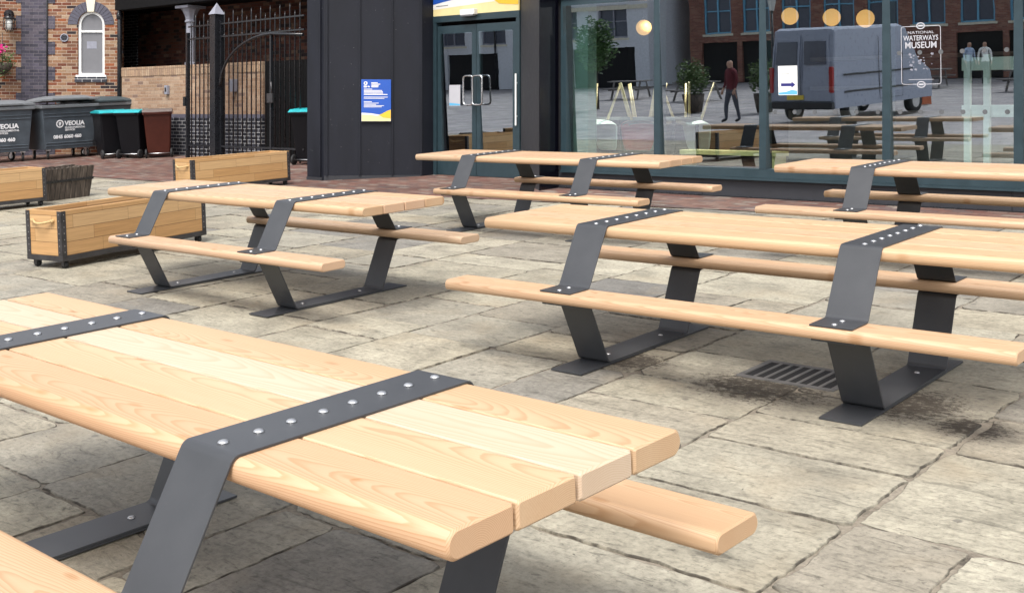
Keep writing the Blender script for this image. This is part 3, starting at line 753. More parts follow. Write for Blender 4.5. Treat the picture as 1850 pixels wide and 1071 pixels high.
def make_wheelie(loc, rz, label, bodymat, lidmat, group):
    """wheels and handle at local +y (the back)"""
    t = thing('wheelie_bin', loc, label, 'wheelie bin', group, rz)
    m = MB()
    W0, D0, W1, D1, z0, z1 = .46, .50, .575, .70, .06, .98
    A = [(-W0/2, -D0/2, z0), (W0/2, -D0/2, z0), (W0/2, D0/2, z0), (-W0/2, D0/2, z0)]; B = [(-W1/2, -D1/2, z1), (W1/2, -D1/2, z1), (W1/2, D1/2, z1), (-W1/2, D1/2, z1)]
    va = [m.bm.verts.new(p) for p in A]; vb = [m.bm.verts.new(p) for p in B]
    m.bm.faces.new(list(reversed(va))); m.bm.faces.new(vb)
    for k in range(4): m.bm.faces.new((va[k], va[(k+1) % 4], vb[(k+1) % 4], vb[k]))
    m.build('body', M[bodymat], t, bevel=.03)
    m = MB(); m.b2((-W1/2-.02, -D1/2-.02, z1-.05), (W1/2+.02, D1/2+.02, z1)); m.build('rim', M[bodymat], t, bevel=.01)
    m = MB(); pr = [(-D1/2-.04, z1), (-D1/2-.02, z1+.035), (0, z1+.075), (D1/2-.05, z1+.06), (D1/2+.02, z1+.02), (D1/2+.02, z1)]
    m.prism([(-W1/2-.025, y, z) for y, z in pr], (W1+.05, 0, 0)); m.build('lid', M[lidmat], t, bevel=.012)
    m = MB(); m.tube([(-W1/2+.02, D1/2+.02, z1-.01), (-W1/2+.04, D1/2+.09, z1-.005), (W1/2-.04, D1/2+.09, z1-.005), (W1/2-.02, D1/2+.02, z1-.01)], .014); m.build('handle', M[bodymat], t)
    for s in (-1, 1):
        m = MB(); m.lathe([(.03, -.022), (.09, -.022), (.1, -.01), (.1, .01), (.09, .022), (.03, .022)], n=20, axis='X'); m.mi = 1; m.lathe([(.04, -.024), (.04, .024)], n=14, axis='X')
        m.build('wheel', [M['rubber'], M['zinc_dark']], t, (s*(W0/2+.03), D0/2+.04, .1))
    m = MB(); m.tube([(-W0/2-.03, D0/2+.04, .1), (W0/2+.03, D0/2+.04, .1)], .011); m.build('axle', M['zinc'], t)
    return t
wg = 'wheelie bins'
make_wheelie(G(-22.93, 13.42), radians(255), 'black wheelie bin with a bright turquoise lid right beside the grey waste bins', 'bin_black', 'teal', wg)
make_wheelie(G(-22.30, 13.68), radians(205), 'black wheelie bin with a bright turquoise lid, left of the brown bin', 'bin_black', 'teal', wg)
make_wheelie(G(-21.93, 13.98), radians(236), 'brown wheelie bin with a dull lid in front of the buff brick wall', 'bin_brown', 'dull_lid', wg)
make_wheelie(G(-16.78, 14.0), radians(200), 'black wheelie bin with turquoise lid seen through the bars of the gate', 'bin_black', 'teal', wg)

# ------------------------------------------------------------------ brick house on the left
CX = Vector((.7615, .6482, 0)); CY = Vector((-.6482, .7615, 0))
def CP(x, y, z=0): q = CX*x+CY*y; return Vector((q.x, q.y, z))
def arch_pts(xc, z0, zs, hw, n=14):
    return [(xc-hw, z0), (xc+hw, z0)]+[(xc+hw*cos(pi*k/n), zs+hw*sin(pi*k/n)) for k in range(n+1)]
hz = gz(14.5)
house = thing('brick_house', CP(-9.22, 26.9, hz), 'mottled brick house with blue brick quoins and arched window, behind the bins', 'house', rz=radians(40.4), ground=False)
Z = lambda z: z-hz
XC = -.665; HW = .315; ZS = 3.68
m = MB()
# front wall with an arched opening: strips left, right, below and an arch-edged head
T = .30
m.b2((-1.72, 0, -.3), (XC-HW, T, Z(6.2))); m.b2((XC+HW, 0, -.3), (0, T, Z(6.2))); m.b2((XC-HW, 0, -.3), (XC+HW, T, Z(2.40)))
n = 14; ar = [(XC+HW*cos(pi*k/n), Z(ZS)+HW*sin(pi*k/n)) for k in range(n+1)]
head = [(XC+HW, 0, Z(6.2))]+[(x, 0, z) for x, z in ar]+[(XC-HW, 0, Z(6.2))]
m.prism(head, (0, T, 0))
m.build('wall', M['house_brick'], house)
m = MB(); m.prism([(0, .003, -.3), (-1.7, .003, -.3), (-4.2, 5, -.3), (-2.9, 8, -.3)], (0, 0, Z(6.19)+.3))  # the body of the house behind
hb = m.build('rear_wall', M['house_brick'], house); hb.location = (0, T, 0)
m = MB(); qd = Vector((cos(radians(205)), sin(radians(205)), 0))        # left facet turns towards the viewer
c0 = Vector((-2.03, 0, 0)); qn = Vector((-qd.y, qd.x, 0))*-1
m.prism([c0+qd*.26, c0+qd*4.5, c0+qd*4.5+Vector((0, .4, 0)), c0+qd*.26+Vector((.05, .4, 0))], (0, 0, Z(6.2)))
lw = m.build('side_wall', M['house_brick'], house)
m = MB(); m.prism([(-1.70, -.012, -.3), (-1.70, .3, -.3), (-2.2, .3, -.3), c0+qd*.255+Vector((0, 0, -.3)), c0+Vector((0, -.012, -.3))], (0, 0, Z(6.2)+.3)); pier = m.build('quoin_pier', M['blue_brick'], house)
m = MB()
for k in range(7):
    z = -.1+k*.60
    m.b2((-1.6999, -.012, z), (-1.51, .1, z+.30))
    q = c0+qd*.2551; e = c0+qd*.37; nn = Vector((qd.y, -qd.x, 0))*-.012
    m.prism([(q.x+nn.x, q.y+nn.y, z), (e.x+nn.x, e.y+nn.y, z), (e.x, e.y+.1, z), (q.x, q.y+.1, z)], (0, 0, .3))
m.build('quoin_teeth', M['blue_brick'], house)
m = MB(); m.tube([(-1.69, -.03, -.3), (-1.69, -.03, Z(6.2))], .018); m.build('cable_pipe', M['black_steel'], house)
# arch of blue voussoirs
m = MB(); nV = 17
for k in range(nV):
    a0, a1 = pi*k/nV+.006, pi*(k+1)/nV-.006
    if abs((a0+a1)/2-pi/2) < .16: continue
    r0, r1 = HW+.002, .545
    pts = [(XC+r*cos(a), -.014-rnd.uniform(0, .004), Z(ZS)+r*sin(a)) for r, a in ((r0, a0), (r1, a0), (r1, a1), (r0, a1))]
    m.prism(pts, (0, .11, 0))
m.build('arch', M['blue_voussoir'], house, bevel=.004)
m = MB(); m.prism([(XC-.075, -.035, Z(ZS)+HW-.02), (XC+.075, -.035, Z(ZS)+HW-.02), (XC+.14, -.035, Z(4.5)), (XC-.14, -.035, Z(4.5))], (0, .1, 0)); m.build('keystone', M['keystone'], house, bevel=.006)
m = MB(); m.b2((XC-HW-.06, -.04, Z(2.33)), (XC+HW+.06, .08, Z(2.455)), ); m.build('sill_course', M['blue_brick_white'], house, bevel=.004)
m = MB(); fr0, fr1 = HW-.002, HW-.062
o_ = [(x, z) for x, z in arch_pts(XC, Z(2.46), Z(ZS), fr0)]; i_ = [(x, z) for x, z in arch_pts(XC, Z(2.54), Z(ZS), fr1)]
N_ = len(o_); vo = []
for (x, z), (x2, z2) in zip(o_, i_): vo.append([m.bm.verts.new(p) for p in ((x, .05, z), (x2, .05, z2), (x2, .12, z2), (x, .12, z))])
for k in range(N_):
    a, c = vo[k], vo[(k+1) % N_]
    for j in range(4): m.bm.faces.new((a[j], c[j], c[(j+1) % 4], a[(j+1) % 4]))
m.b2((XC-fr1, .055, Z(3.50)), (XC+fr1, .11, Z(3.545))); m.b2((XC-HW-.04, -.02, Z(2.456)), (XC+HW+.04, .049, Z(2.50)))
wf = m.build('window', M['white'], house)
m = MB(); m.prism([(x, .09, z) for x, z in i_], (0, .012, 0)); m.build('pane', M['frosted'], wf)
m = MB(); m.b2((XC-.13, .0855, Z(3.12)), (XC+.10, .0895, Z(3.29))); m.build('notice', M['column'], wf)
m = MB(); m.lathe([(.098, 0), (.098, -.02), (.075, -.022), (.075, -.005)], (-1.29, 0, Z(3.37)), 24, 'Y'); m.build('vent', M['column'], house)
m = MB()
for k in range(6):
    z = Z(3.37)-.055+k*.022; hw = math.sqrt(max(.0735**2-(z-Z(3.37))**2, .0001)); m.box((-1.29, -.016, z), (2*hw, .012, .009))
m.build('vent_grille', M['black_steel'], house)
m = MB(); m.tube([(.03, -.07, -.2), (.03, -.07, Z(6.2))], .055, 12); m.b2((-.0, -.06, Z(3.0)), (.10, .0, Z(3.06)))
m.lathe([(.075, Z(3.8)), (.075, Z(3.95))], (.03, -.07, 0), 12); m.build('downpipe', M['black_steel'], house)

# wall lantern and flower basket on the left facet
lp = c0+qd*.52; ln = Vector((qd.y, -qd.x, 0)); ln = ln if ln.y < 0 else -ln
lw_ = house.matrix_basis @ (lp+ln*.20); HZL = 3.62
t = thing('wall_lantern', (lw_.x, lw_.y, HZL), 'caged bulkhead lantern on the brick wall above the bins', 'lantern', rz=radians(40.4+25), ground=False)
m = MB(); m.lathe([(.11, -.2), (.11, -.17), (.06, -.15), (.05, -.04)], (0, 0, .28), 18, 'Y'); m.tube([(0, -.06+.26, .28), (0, .02, .30), (0, 0, .24)], .025)
m.build('bracket', M['black_steel'], t).rotation_euler = (0, 0, pi)
m = MB(); m.lathe([(.12, .16), (.13, .18), (.08, .22), (.05, .27), (.001, .275)], n=18); m.build('cap', M['black_steel'], t)
m = MB(); m.lathe([(.055, -.10), (.075, -.08), (.078, .16)], n=16); m.build('lamp_glass', M['lamp_glass'], t)
m = MB()
for k in range(6):
    a = 2*pi*k/6; m.tube([(.115*cos(a), .115*sin(a), .17), (.115*cos(a), .115*sin(a), -.06), (.05*cos(a), .05*sin(a), -.14)], .008, 6)
for z in (.05, -.06): m.tube([(.115*cos(2*pi*k/20), .115*sin(2*pi*k/20), z) for k in range(21)], .007, 6)
m.build('cage', M['black_steel'], t)
fb = house.matrix_basis @ (c0+qd*.66+ln*.28)
t = thing('hanging_basket', (fb.x, fb.y, 2.72), 'hanging basket of green leaves and a magenta flower at the left edge', 'hanging basket', ground=False)
m = MB(); m.lathe([(.05, -.22), (.17, -.12), (.22, .02), (.20, .03)], n=16); m.build('basket', M['weathered'], t)
m = MB(); m.tube([(0, 0, .02), (0, 0, .75)], .006, 5); m.build('chain', M['black_steel'], t)
m = MB(); R_ = random.Random(3)
for k in range(520):
    d = Vector((R_.gauss(0, 1), R_.gauss(0, 1), R_.gauss(0, 1))).normalized()*R_.uniform(.12, .30); d.z = d.z*1.25+.05
    q = Matrix.Rotation(R_.uniform(0, 6.3), 3, 'Z') @ Matrix.Rotation(R_.uniform(0, 6.3), 3, 'X'); s = R_.uniform(.02, .04)
    m.poly([d+q @ Vector(p)*s for p in ((-.6, 0, 0), (0, -.5, .1), (1.1, 0, 0), (0, .5, .1))])
m.build('foliage', M['leaf'], t)
m = MB()
for k in range(90):
    c = Vector((.12, -.10, .33)) if k % 3 else Vector((-.02, -.2, .25)); d = c+Vector((R_.gauss(0, .05), R_.gauss(0, .05), R_.gauss(0, .06)))
    q = Matrix.Rotation(R_.uniform(0, 6.3), 3, 'Z') @ Matrix.Rotation(R_.uniform(0, 6.3), 3, 'X'); s = .04
    m.poly([d+q @ Vector(p)*s for p in ((-1, 0, 0), (0, -.8, .2), (1, 0, 0), (0, .8, .2))])
m.build('flower', M['petal'], t)

# ------------------------------------------------------------------ low buff wall, covered passage, column
wz = gz(14.6)
lw = thing('buff_brick_wall', (-24.45, 14.5, wz), 'low buff brick wall with dark blue brick base and soldier course coping, behind the bins', 'wall', ground=False)
ZW = lambda z: z-wz
m = MB(); m.b2((-.3, .0, ZW(1.58)), (5.42, .34, ZW(2.45))); m.build('wall_body', M['cream_brick'], lw)
m = MB(); m.b2((-.3, -.03, -.3), (5.42, .34, ZW(1.50))); m.build('wall_base', M['blue_brick_white'], lw)
m = MB(); m.prism([(-.3, -.03, ZW(1.50)), (-.3, 0, ZW(1.58)), (-.3, .34, ZW(1.58)), (-.3, .34, ZW(1.50))], (5.72, 0, 0)); m.build('splayed_course', M['blue_voussoir'], lw)
m = MB(); m.b2((-.3, -.012, ZW(2.45)), (5.42, .35, ZW(2.66)), .006); m.build('coping', M['soldier'], lw)
t = thing('meter_box', (-22.42, 14.46, 2.02), 'small grey box on the buff brick wall above the brown bin', 'box', ground=False)
m = MB(); m.b2((-.055, -.03, 0), (.055, .04, .2), .008); m.build('case', M['column'], t); m = MB(); m.b2((-.03, -.034, .06), (.03, -.0305, .15)); m.build('cover', M['zinc_dark'], t)
t = thing('meter_box', (-19.95, 14.46, 2.05), 'pale box on the buff brick wall seen through the gate bars', 'box', ground=False)
m = MB(); m.b2((-.08, -.05, 0), (.08, .04, .26), .01); m.build('case', M['column'], t); m = MB(); m.tube([(0, 0, -.2), (0, 0, 0)], .015); m.build('conduit', M['column'], t)

pw = thing('passage_wall', (-28, 16.3, wz), 'dark red brick wall with blue brick strip in the covered passage behind the fence', 'wall', ground=False)
m = MB(); m.b2((0, 0, 0), (12, .3, 4.6)); m.build('brick_face', M['red_brick'], pw)
m = MB(); m.b2((.55, -.03, 0), (1.42, -.0, 4.0)); m.build('quoin_strip', M['blue_brick_white'], pw)
m = MB(); m.b2((11.0, -.02, 1.6), (12.2, -.0, 2.6)); m.b2((9.1, -.02, 1.9), (9.9, -.0, 2.6)); m.build('notice_board', plain('green_board', (.02, .10, .07), .5), pw)
ps = thing('passage_roof', (-24.3, 14.3, 3.97), 'dark flat canopy roof over the passage beside the black pavilion', 'canopy', ground=False)
m = MB(); m.b2((0, .0, .02), (10.0, .30, .55)); m.build('beam', M['black_gate'], ps)
m = MB(); m.b2((-3.4, .31, .20), (10.0, 5.2, .60)); m.build('soffit', M['black_gate'], ps)
bgte = thing('black_gate', (-19.0, 14.55, gz(14.6)), 'tall black boarded gate beyond the iron railings, beside the buff wall', 'gate', ground=False)
for k in range(10):
    m = MB(); m.b2((k*.2+.004, 0, 0), (k*.2+.196, .04, 1.98)); m.build('board', M['black_gate'], bgte)
cl = thing('iron_column', (-21.74, 14.62, 2.66), 'grey cast iron column with flared capital standing on the buff wall', 'column', ground=False)
m = MB(); m.lathe([(.125, 0), (.125, .05), (.10, .07), (.098, .93), (.125, .94), (.13, .96), (.12, .98), (.11, 1.0), (.125, 1.08), (.17, 1.18), (.20, 1.22), (.20, 1.24)], n=8, smooth=False); m.build('shaft', M['column'], cl)
m = MB(); m.b2((-.24, -.24, 1.2405), (.24, .24, 1.30), .008); m.build('capital_slab', M['column'], cl)

# ------------------------------------------------------------------ iron railings and gate
P0, P1 = Vector((-20.95, 14.02, 0)), Vector((-16.72, 13.70, 0)); fd = (P1-P0); FL = fd.length; fd.normalize(); fa = math.atan2(fd.y, fd.x)
gzz = gz(13.9)
rl = thing('iron_railings', (P0.x, P0.y, gzz), 'short run of black iron railings left of the square gate post', 'railings', rz=fa, ground=False)
ZR = lambda z: z-gzz
def bars(m, x0, n, dx, start=0):
    for k in range(n):
        x = x0+k*dx; tall = (k+start) % 2 == 0
        zt = ZR(3.68) if tall else ZR(3.54)
        m.tube([(x, 0, .02), (x, 0, zt-.1), (x, 0, zt)], [.0135, .0135, .003], 6)
        if tall: m.lathe([(.004, -.035), (.03, 0), (.004, .035)], (x, 0, ZR(3.185)), 6)
PX = 1.16                                  # post centre along the fence
m = MB(); bars(m, .16, 6, .165, 1); m.build('bars', M['black_steel'], rl)
for z, h in ((ZR(3.42), .03), (ZR(3.16), .03), (ZR(.93), .035)): m = MB(); m.b2((.04, -.018, z-h/2), (PX-.12, .018, z+h/2)); m.build('rail', M['black_steel'], rl)
m = MB(); m.b2((-.03, -.035, 0), (.04, .035, ZR(3.30))); m.b2((-.08, -.07, ZR(1.75)), (.0, -.036, ZR(1.95))); m.build('end_stile', M['black_steel'], rl)
gp = thing('gate_post', P0+fd*PX+Vector((0, 0, gzz)), 'square black iron gate post with pyramid cap', 'post', rz=fa, ground=False)
m = MB(); m.b2((-.105, -.105, -.1), (.105, .105, ZR(3.62)), .006); m.build('shaft', M['black_steel'], gp)
m = MB(); V = [(-.122, -.122, ZR(3.62)), (.122, -.122, ZR(3.62)), (.122, .122, ZR(3.62)), (-.122, .122, ZR(3.62))]
vs = [m.bm.verts.new(p) for p in V]; tp = m.bm.verts.new((0, 0, ZR(3.86))); m.bm.faces.new(list(reversed(vs)))
for k in range(4): m.bm.faces.new((vs[k], vs[(k+1) % 4], tp))
m.build('cap', M['column'], gp)
gt = thing('iron_gate', P0+fd*(PX+.16)+Vector((0, 0, gzz)), 'black iron gate of spiked bars with an arched brace, beside the charcoal cladding', 'gate', rz=fa, ground=False)
GLN = FL-PX-.16
m = MB(); bars(m, .14, 17, .165); m.build('bars', M['black_steel'], gt)
for z, h in ((ZR(3.42), .03), (ZR(3.16), .03), (ZR(.93), .035)): m = MB(); m.b2((.03, -.018, z-h/2), (GLN, .018, z+h/2)); m.build('rail', M['black_steel'], gt)
m = MB(); m.b2((0, -.025, .05), (.03, .025, ZR(3.5))); m.b2((1.80, -.025, .05), (1.85, .025, ZR(3.16))); m.build('stile', M['black_steel'], gt)
m = MB(); m.tube([(.02+1.85*(1-cos(pi/2*k/14)), -.03, 1.50+(ZR(3.13)-1.50)*sin(pi/2*k/14)) for k in range(15)]+[(GLN, -.03, ZR(3.06))], .028, 8); m.build('arched_brace', M['black_steel'], gt)
m = MB(); m.b2((1.76, -.07, ZR(1.80)), (1.96, -.026, ZR(1.98)), .01); m.tube([(1.93, -.05, ZR(1.95)), (1.93, -.08, ZR(2.2))], .015); m.build('lock', M['zinc_dark'], gt)

# ------------------------------------------------------------------ charcoal pavilion with the glazed front
mus = thing('museum_pavilion', (-12, 13.2, gz(13.2)), 'charcoal zinc clad pavilion with glazed shop front and splayed entrance', 'building', ground=False)
MO = Vector(mus.location)
def mp(m, name, mat, **k): o = m.build(name, mat, mus, **k); o.location = -MO; return o
ZT = 6.0
m = MB(); m.prism([(x, y, .35) for x, y in ((-14.25, 11.73), (-13.87, 11.75), (-12.87, 12.93), (-12.87, 13.5), (-12.95, 13.6), (-12.95, 19), (-14.25, 19))], (0, 0, ZT-.35)); mp(m, 'entrance_wall', M['clad'])
m = MB(); m.prism([(x, y, .35) for x, y in ((-11.06, 13.5), (-11.06, 13.2), (-9.72, 11.98), (-9.716, 12.395), (-9.716, 12.75), (-10.9, 13.5))], (0, 0, ZT-.35)); mp(m, 'entrance_pillar', M['pillar'])
m = MB(); m.b2((-9.7159, 11.985, gz(12)-.02), (-9.708, 12.394, ZT)); mp(m, 'pillar_panel', M['gloss_black'])
sp0, sp1 = Vector((-13.87, 11.75, 0)), Vector((-12.87, 12.93, 0)); sd_ = (sp1-sp0).normalized(); sn = Vector((sd_.y, -sd_.x, 0)); SPL = (sp1-sp0).length
def seam(p, d, nn):
    a = p-d*.011; c = p+d*.011
    m = MB(); m.prism([a+Vector((0, 0, .62)), c+Vector((0, 0, .62)), c+nn*.032+Vector((0, 0, .62)), a+nn*.032+Vector((0, 0, .62))], (0, 0, ZT-.62)); mp(m, 'standing_seam', M['clad'])
for tt in (.03, .36, .69, .985): seam(sp0+sd_*SPL*tt, sd_, sn)
seam(Vector((-13.93, 11.747, 0)), Vector((1, .05, 0)).normalized(), Vector((.05, -1, 0)).normalized())
m = MB(); m.prism([sp0+sn*.004+Vector((0, 0, .5)), sp1+sn*.004+Vector((0, 0, .5)), sp1+sn*.012+Vector((0, 0, .5)), sp0+sn*.012+Vector((0, 0, .5))], (0, 0, .125)); m.b2((-14.25, 11.715, .5), (-13.88, 11.73, .60)); mp(m, 'skirt_flashing', M['plinth'])
WG = 12.45
m = MB(); m.b2((-9.715, 12.42, .40), (-2.2, 12.75, .828)); mp(m, 'plinth', M['plinth'])
m = MB()
for u in (-9.3, -7.45, -5.6, -3.75): m.b2((u-.004, 12.415, .6), (u+.004, 12.4195, .826))
m.b2((-9.70, 12.39, .56), (-2.2, 12.4195, .595)); mp(m, 'plinth_joints', M['black_steel'])
m = MB(); m.b2((-9.715, 12.36, 3.16), (-2.2, 12.8, ZT)); mp(m, 'fascia', M['clad'])
m = MB(); m.b2((-2.199, 12.36, .4), (.6, 12.8, ZT)); mp(m, 'end_wall', M['clad'])
m = MB(); m.b2((-12.869, 13.19, 4.25), (-11.061, 13.49, ZT)); mp(m, 'door_fascia', M['clad'])
m = MB(); m.b2((-14.3, 11.6, ZT+.002), (.7, 19.1, ZT+.25)); mp(m, 'roof', M['clad'])
m = MB(); m.b2((-12.94, 13.61, .45), (.55, 18.7, .62)); m.b2((-9.70, 12.76, .45), (.55, 13.609, .62)); m.b2((-12.8, 13.21, .45), (-10.95, 13.609, .61)); mp(m, 'interior_floor', M['inner_floor'])
m = MB(); m.b2((-12.94, 18.72, .4), (.6, 19, ZT-.01)); m.b2((.56, 12.81, .4), (.75, 18.7, ZT-.01)); mp(m, 'interior_wall', M['inner_wall'])
m = MB(); m.b2((-12.94, 13.61, 3.9), (.55, 18.7, 4.0)); m.b2((-9.70, 12.81, 3.9), (.55, 13.609, 4.0)); mp(m, 'ceiling', M['inner_wall'])
m = MB(); m.b2((-8.9, 17.6, .63), (-3.0, 18.3, 1.65)); m.b2((-8.9, 18.4, 2.0), (-3.0, 18.7, 2.06)); m.b2((-8.9, 18.4, 2.5), (-3.0, 18.7, 2.56)); mp(m, 'serving_counter', M['grey_box'])
m = MB(); m.b2((-9.62, 12.60, .63), (-9.36, 12.80, 3.2)); mp(m, 'inner_jamb', M['frame_in'])

YAW, TIL = tan(radians(3.2)), -.0384
def pane_pt(u, z, uc, zc, off=0, w0=WG): return Vector((u, w0+(u-uc)*YAW+(z-zc)*TIL-off, z))
bays = [(-9.66, -8.10), (-8.10, -6.60), (-6.60, -5.08), (-5.08, -3.68), (-3.68, -2.20)]
Z0, Z1 = .94, 3.07
def pane(parent, a, c, z0, z1, w0, name='pane', th=.006):
    uc, zc = (a+c)/2, (z0+z1)/2; m = MB()
    q = [pane_pt(u, z, uc, zc, th/2, w0) for u, z in ((a, z0), (c, z0), (c, z1), (a, z1))]
    m.prism(q, Vector((0, th, 0))); o = m.build(name, M['glass'], parent); return o
for i, (a, c) in enumerate(bays):
    m = MB(); d0, d1 = 12.385, 12.53
    m.b2((a, d0, .83), (c, d1, Z0)); m.b2((a, d0, Z1), (c, d1, Z1+.085))
    m.b2((a+(.0 if i == 0 else 0), d0-.004, Z0+.0005), (a+(.09 if i == 0 else .045), d1+.002, Z1-.0005))
    m.b2((c-.045, d0-.004, Z0+.0005), (c, d1+.002, Z1-.0005))
    m.b2((a, d0-.03, .80), (c, d0-.0005, .828))
    wf = mp(m, 'window', M['frame'])
    pn = pane(wf, a+.045, c-.045, Z0, Z1, WG)
    # dots that make the glass visible, stuck on the outside of the pane
    m = MB(); uc, zc = (a+c)/2, (Z0+Z1)/2
    if i >= 2:
        for z in ((2.27, 1.62) if i > 2 else (1.62,)):
            for k in range(6):
                u = a+.14+k*(c-a-.28)/5
                m.poly([pane_pt(u+.026*cos(2*pi*j/14), z+.026*sin(2*pi*j/14), uc, zc, .006) for j in range(14)])
        m.build('manifestation_dots', M['dot'], wf)
# door set
m = MB(); dw = 13.2
m.b2((-12.869, dw-.03, .60), (-12.80, dw+.10, 3.05)); m.b2((-11.13, dw-.03, .60), (-11.061, dw+.10, 3.05)); m.b2((-12.869, dw-.035, 3.0505), (-11.061, dw+.10, 3.15))
dfr = mp(m, 'door_frame', M['frame'])
for k, (a, c) in enumerate(((-12.795, -11.97), (-11.96, -11.135))):
    m = MB(); e0, e1 = dw+.0, dw+.05; st = .085
    m.b2((a, e0, .625), (a+st, e1, 2.99)); m.b2((c-st, e0, .625), (c, e1, 2.99)); m.b2((a+st, e0+.001, .625), (c-st, e1-.001, .86)); m.b2((a+st, e0+.001, 2.86), (c-st, e1-.001, 2.99))
    dl = mp(m, 'door', M['frame'])
    pane(dl, a+st-.01, c-st+.01, .85, 2.87, dw+.025)
    m = MB(); uc = c-.10 if k == 0 else a+.10; hw, hh = .10, .225; r = .05; P_ = []
    for (cx_, cz_, a0) in ((hw-r, hh-r, 0), (-hw+r, hh-r, 90), (-hw+r, -hh+r, 180), (hw-r, -hh+r, 270)):
        for j in range(6):
            an = radians(a0+90*j/5); P_.append((uc+cx_+r*cos(an), dw-.075-(.02 if k else 0), 1.96+cz_+r*sin(an)))
    m.tube(P_+[P_[0]], .015, 8, caps=False)
    for dz in (-.12, .12): m.tube([(uc, dw-.075, 1.96+dz+math.copysign(.10, dz)), (uc, dw+.002, 1.96+dz+math.copysign(.10, dz))], .009, 6)
    m.build('pull_handle', M['chrome'], dl)
m = MB(); m.b2((-11.118, dw-.075, 1.42), (-11.092, dw-.055, 2.20), .006); m.b2((-11.115, dw-.055, 1.55), (-11.10, dw-.031, 1.57)); m.b2((-11.115, dw-.055, 2.05), (-11.10, dw-.031, 2.07)); m.build('pull_bar', M['white'], dfr)

# fascia sign above the doors
fs = thing('fascia_sign', (-12.86, dw-.036, 3.1505), 'blue, white and yellow printed sign panel above the glass doors', 'sign', ground=False)
m = MB(); m.b2((0, 0, 0), (1.79, .03, 1.08)); m.build('panel', M['cream_sign'], fs)
def flat(parent, name, mat, pts, y, th=.0015): m = MB(); m.prism([(x, y, z) for x, z in pts], (0, -th, 0)); return m.build(name, M[mat], parent)
cur = lambda x: .185+.055*sin(min(x/1.05, 1.2)*1.9) if x < 1.05 else .24
flat(fs, 'white_wave', 'white_sign', [(.0, .105)]+[(x, .105+.06*(x/1.25)) for x in (.4, .8, 1.1)]+[(1.32, .165), (1.22, .24), (1.2, .5), (0, .5)], -.0005)
flat(fs, 'blue_field', 'blue_sign', [(0, 1.075)]+[(.1*k, .185+.075*sin(pi*.5*(.1*k)/.8) if k <= 8 else .26-.02*(k-8)) for k in range(0, 11)]+[(1.08, .235), (1.16, .29), (1.28, .45), (1.45, .8), (1.5, 1.075)], -.0025)
flat(fs, 'yellow_field', 'yellow_sign', [(1.2, .25), (1.30, .19), (1.40, .125), (1.6, .105), (1.785, .09), (1.785, 1.075), (1.5, 1.075), (1.45, .8), (1.28, .42)], -.005)
flat(fs, 'small_print', 'grey_box', [(.07, .150), (.33, .155), (.33, .166), (.07, .161)], -.005)
em = thing('bulkhead_light', (-12.2, dw-.067, 3.13), 'white emergency light fitting at the bottom edge of the sign over the doors', 'light', ground=False)
m = MB(); m.b2((0, -.06, 0), (.30, .03, .09), .012); m.build('housing', M['white'], em)
m = MB(); m.b2((.02, -.066, -.022), (.28, .01, -.0005), .006); m.build('diffuser', M['frosted'], em)
# info board on the splayed wall
ix = sp0+sd_*SPL*.375+sn*.0325
ib = thing('info_board', (ix.x, ix.y, 1.475), 'blue and cream notice board with white lines of print on the charcoal cladding', 'sign', rz=math.atan2(sd_.y, sd_.x), ground=False)
BWd, BHt = .465, .66
m = MB(); m.b2((0, -.018, 0), (BWd, 0, BHt), .002); m.build('panel', M['blue_sign'], ib)
flat(ib, 'cream_wave', 'cream_sign', [(.004, .004), (BWd-.004, .004), (BWd-.004, .13), (.34, .11), (.26, .10), (.15, .125), (.004, .135)], -.0185)
flat(ib, 'white_wave', 'white_sign', [(.004, .105), (.15, .10), (.25, .085), (.30, .105), (.26, .11), (.15, .128), (.004, .137)], -.0205)
flat(ib, 'yellow_wave', 'yellow_sign', [(.28, .105), (.34, .06), (BWd-.004, .05), (BWd-.004, .185), (.40, .165), (.33, .125)], -.0225)
m = MB()
def line(x0, x1, z, h): m.b2((x0, -.0201, z), (x1, -.0186, z+h))
for k, wd in enumerate((.10, .14, .115, .11)): line(.155, .155+wd, .60-k*.021, .013)
for k, wd in enumerate((.13,)): line(.04, .04+wd, .502-k*.02, .010)
for k, wd in enumerate((.285, .295, .30, .37)): line(.04, .04+wd, .480-k*.021, .012)
for k, wd in enumerate((.375, .32)): line(.04, .04+wd, .378-k*.02, .009)
line(.04, .165, .305, .010)
for k, wd in enumerate((.23, .19, .315, .28)): line(.04, .04+wd, .283-k*.020, .009)
m.build('print_lines', M['white_sign'], ib)
m = MB()
for k in range(20):
    a0, a1 = 2*pi*k/20, 2*pi*(k+1)/20
    m.poly([(.067+r*cos(a), -.0202, .600+r*sin(a)) for r, a in ((.013, a0), (.029, a0), (.029, a1), (.013, a1))])
m.b2((.040, -.0202, .533), (.085, -.0187, .562)); m.prism([(.09, -.0187, .545), (.125, -.0187, .533), (.135, -.0187, .552), (.105, -.0187, .56)], (0, -.0015, 0))
m.build('emblem', M['white_sign'], ib)

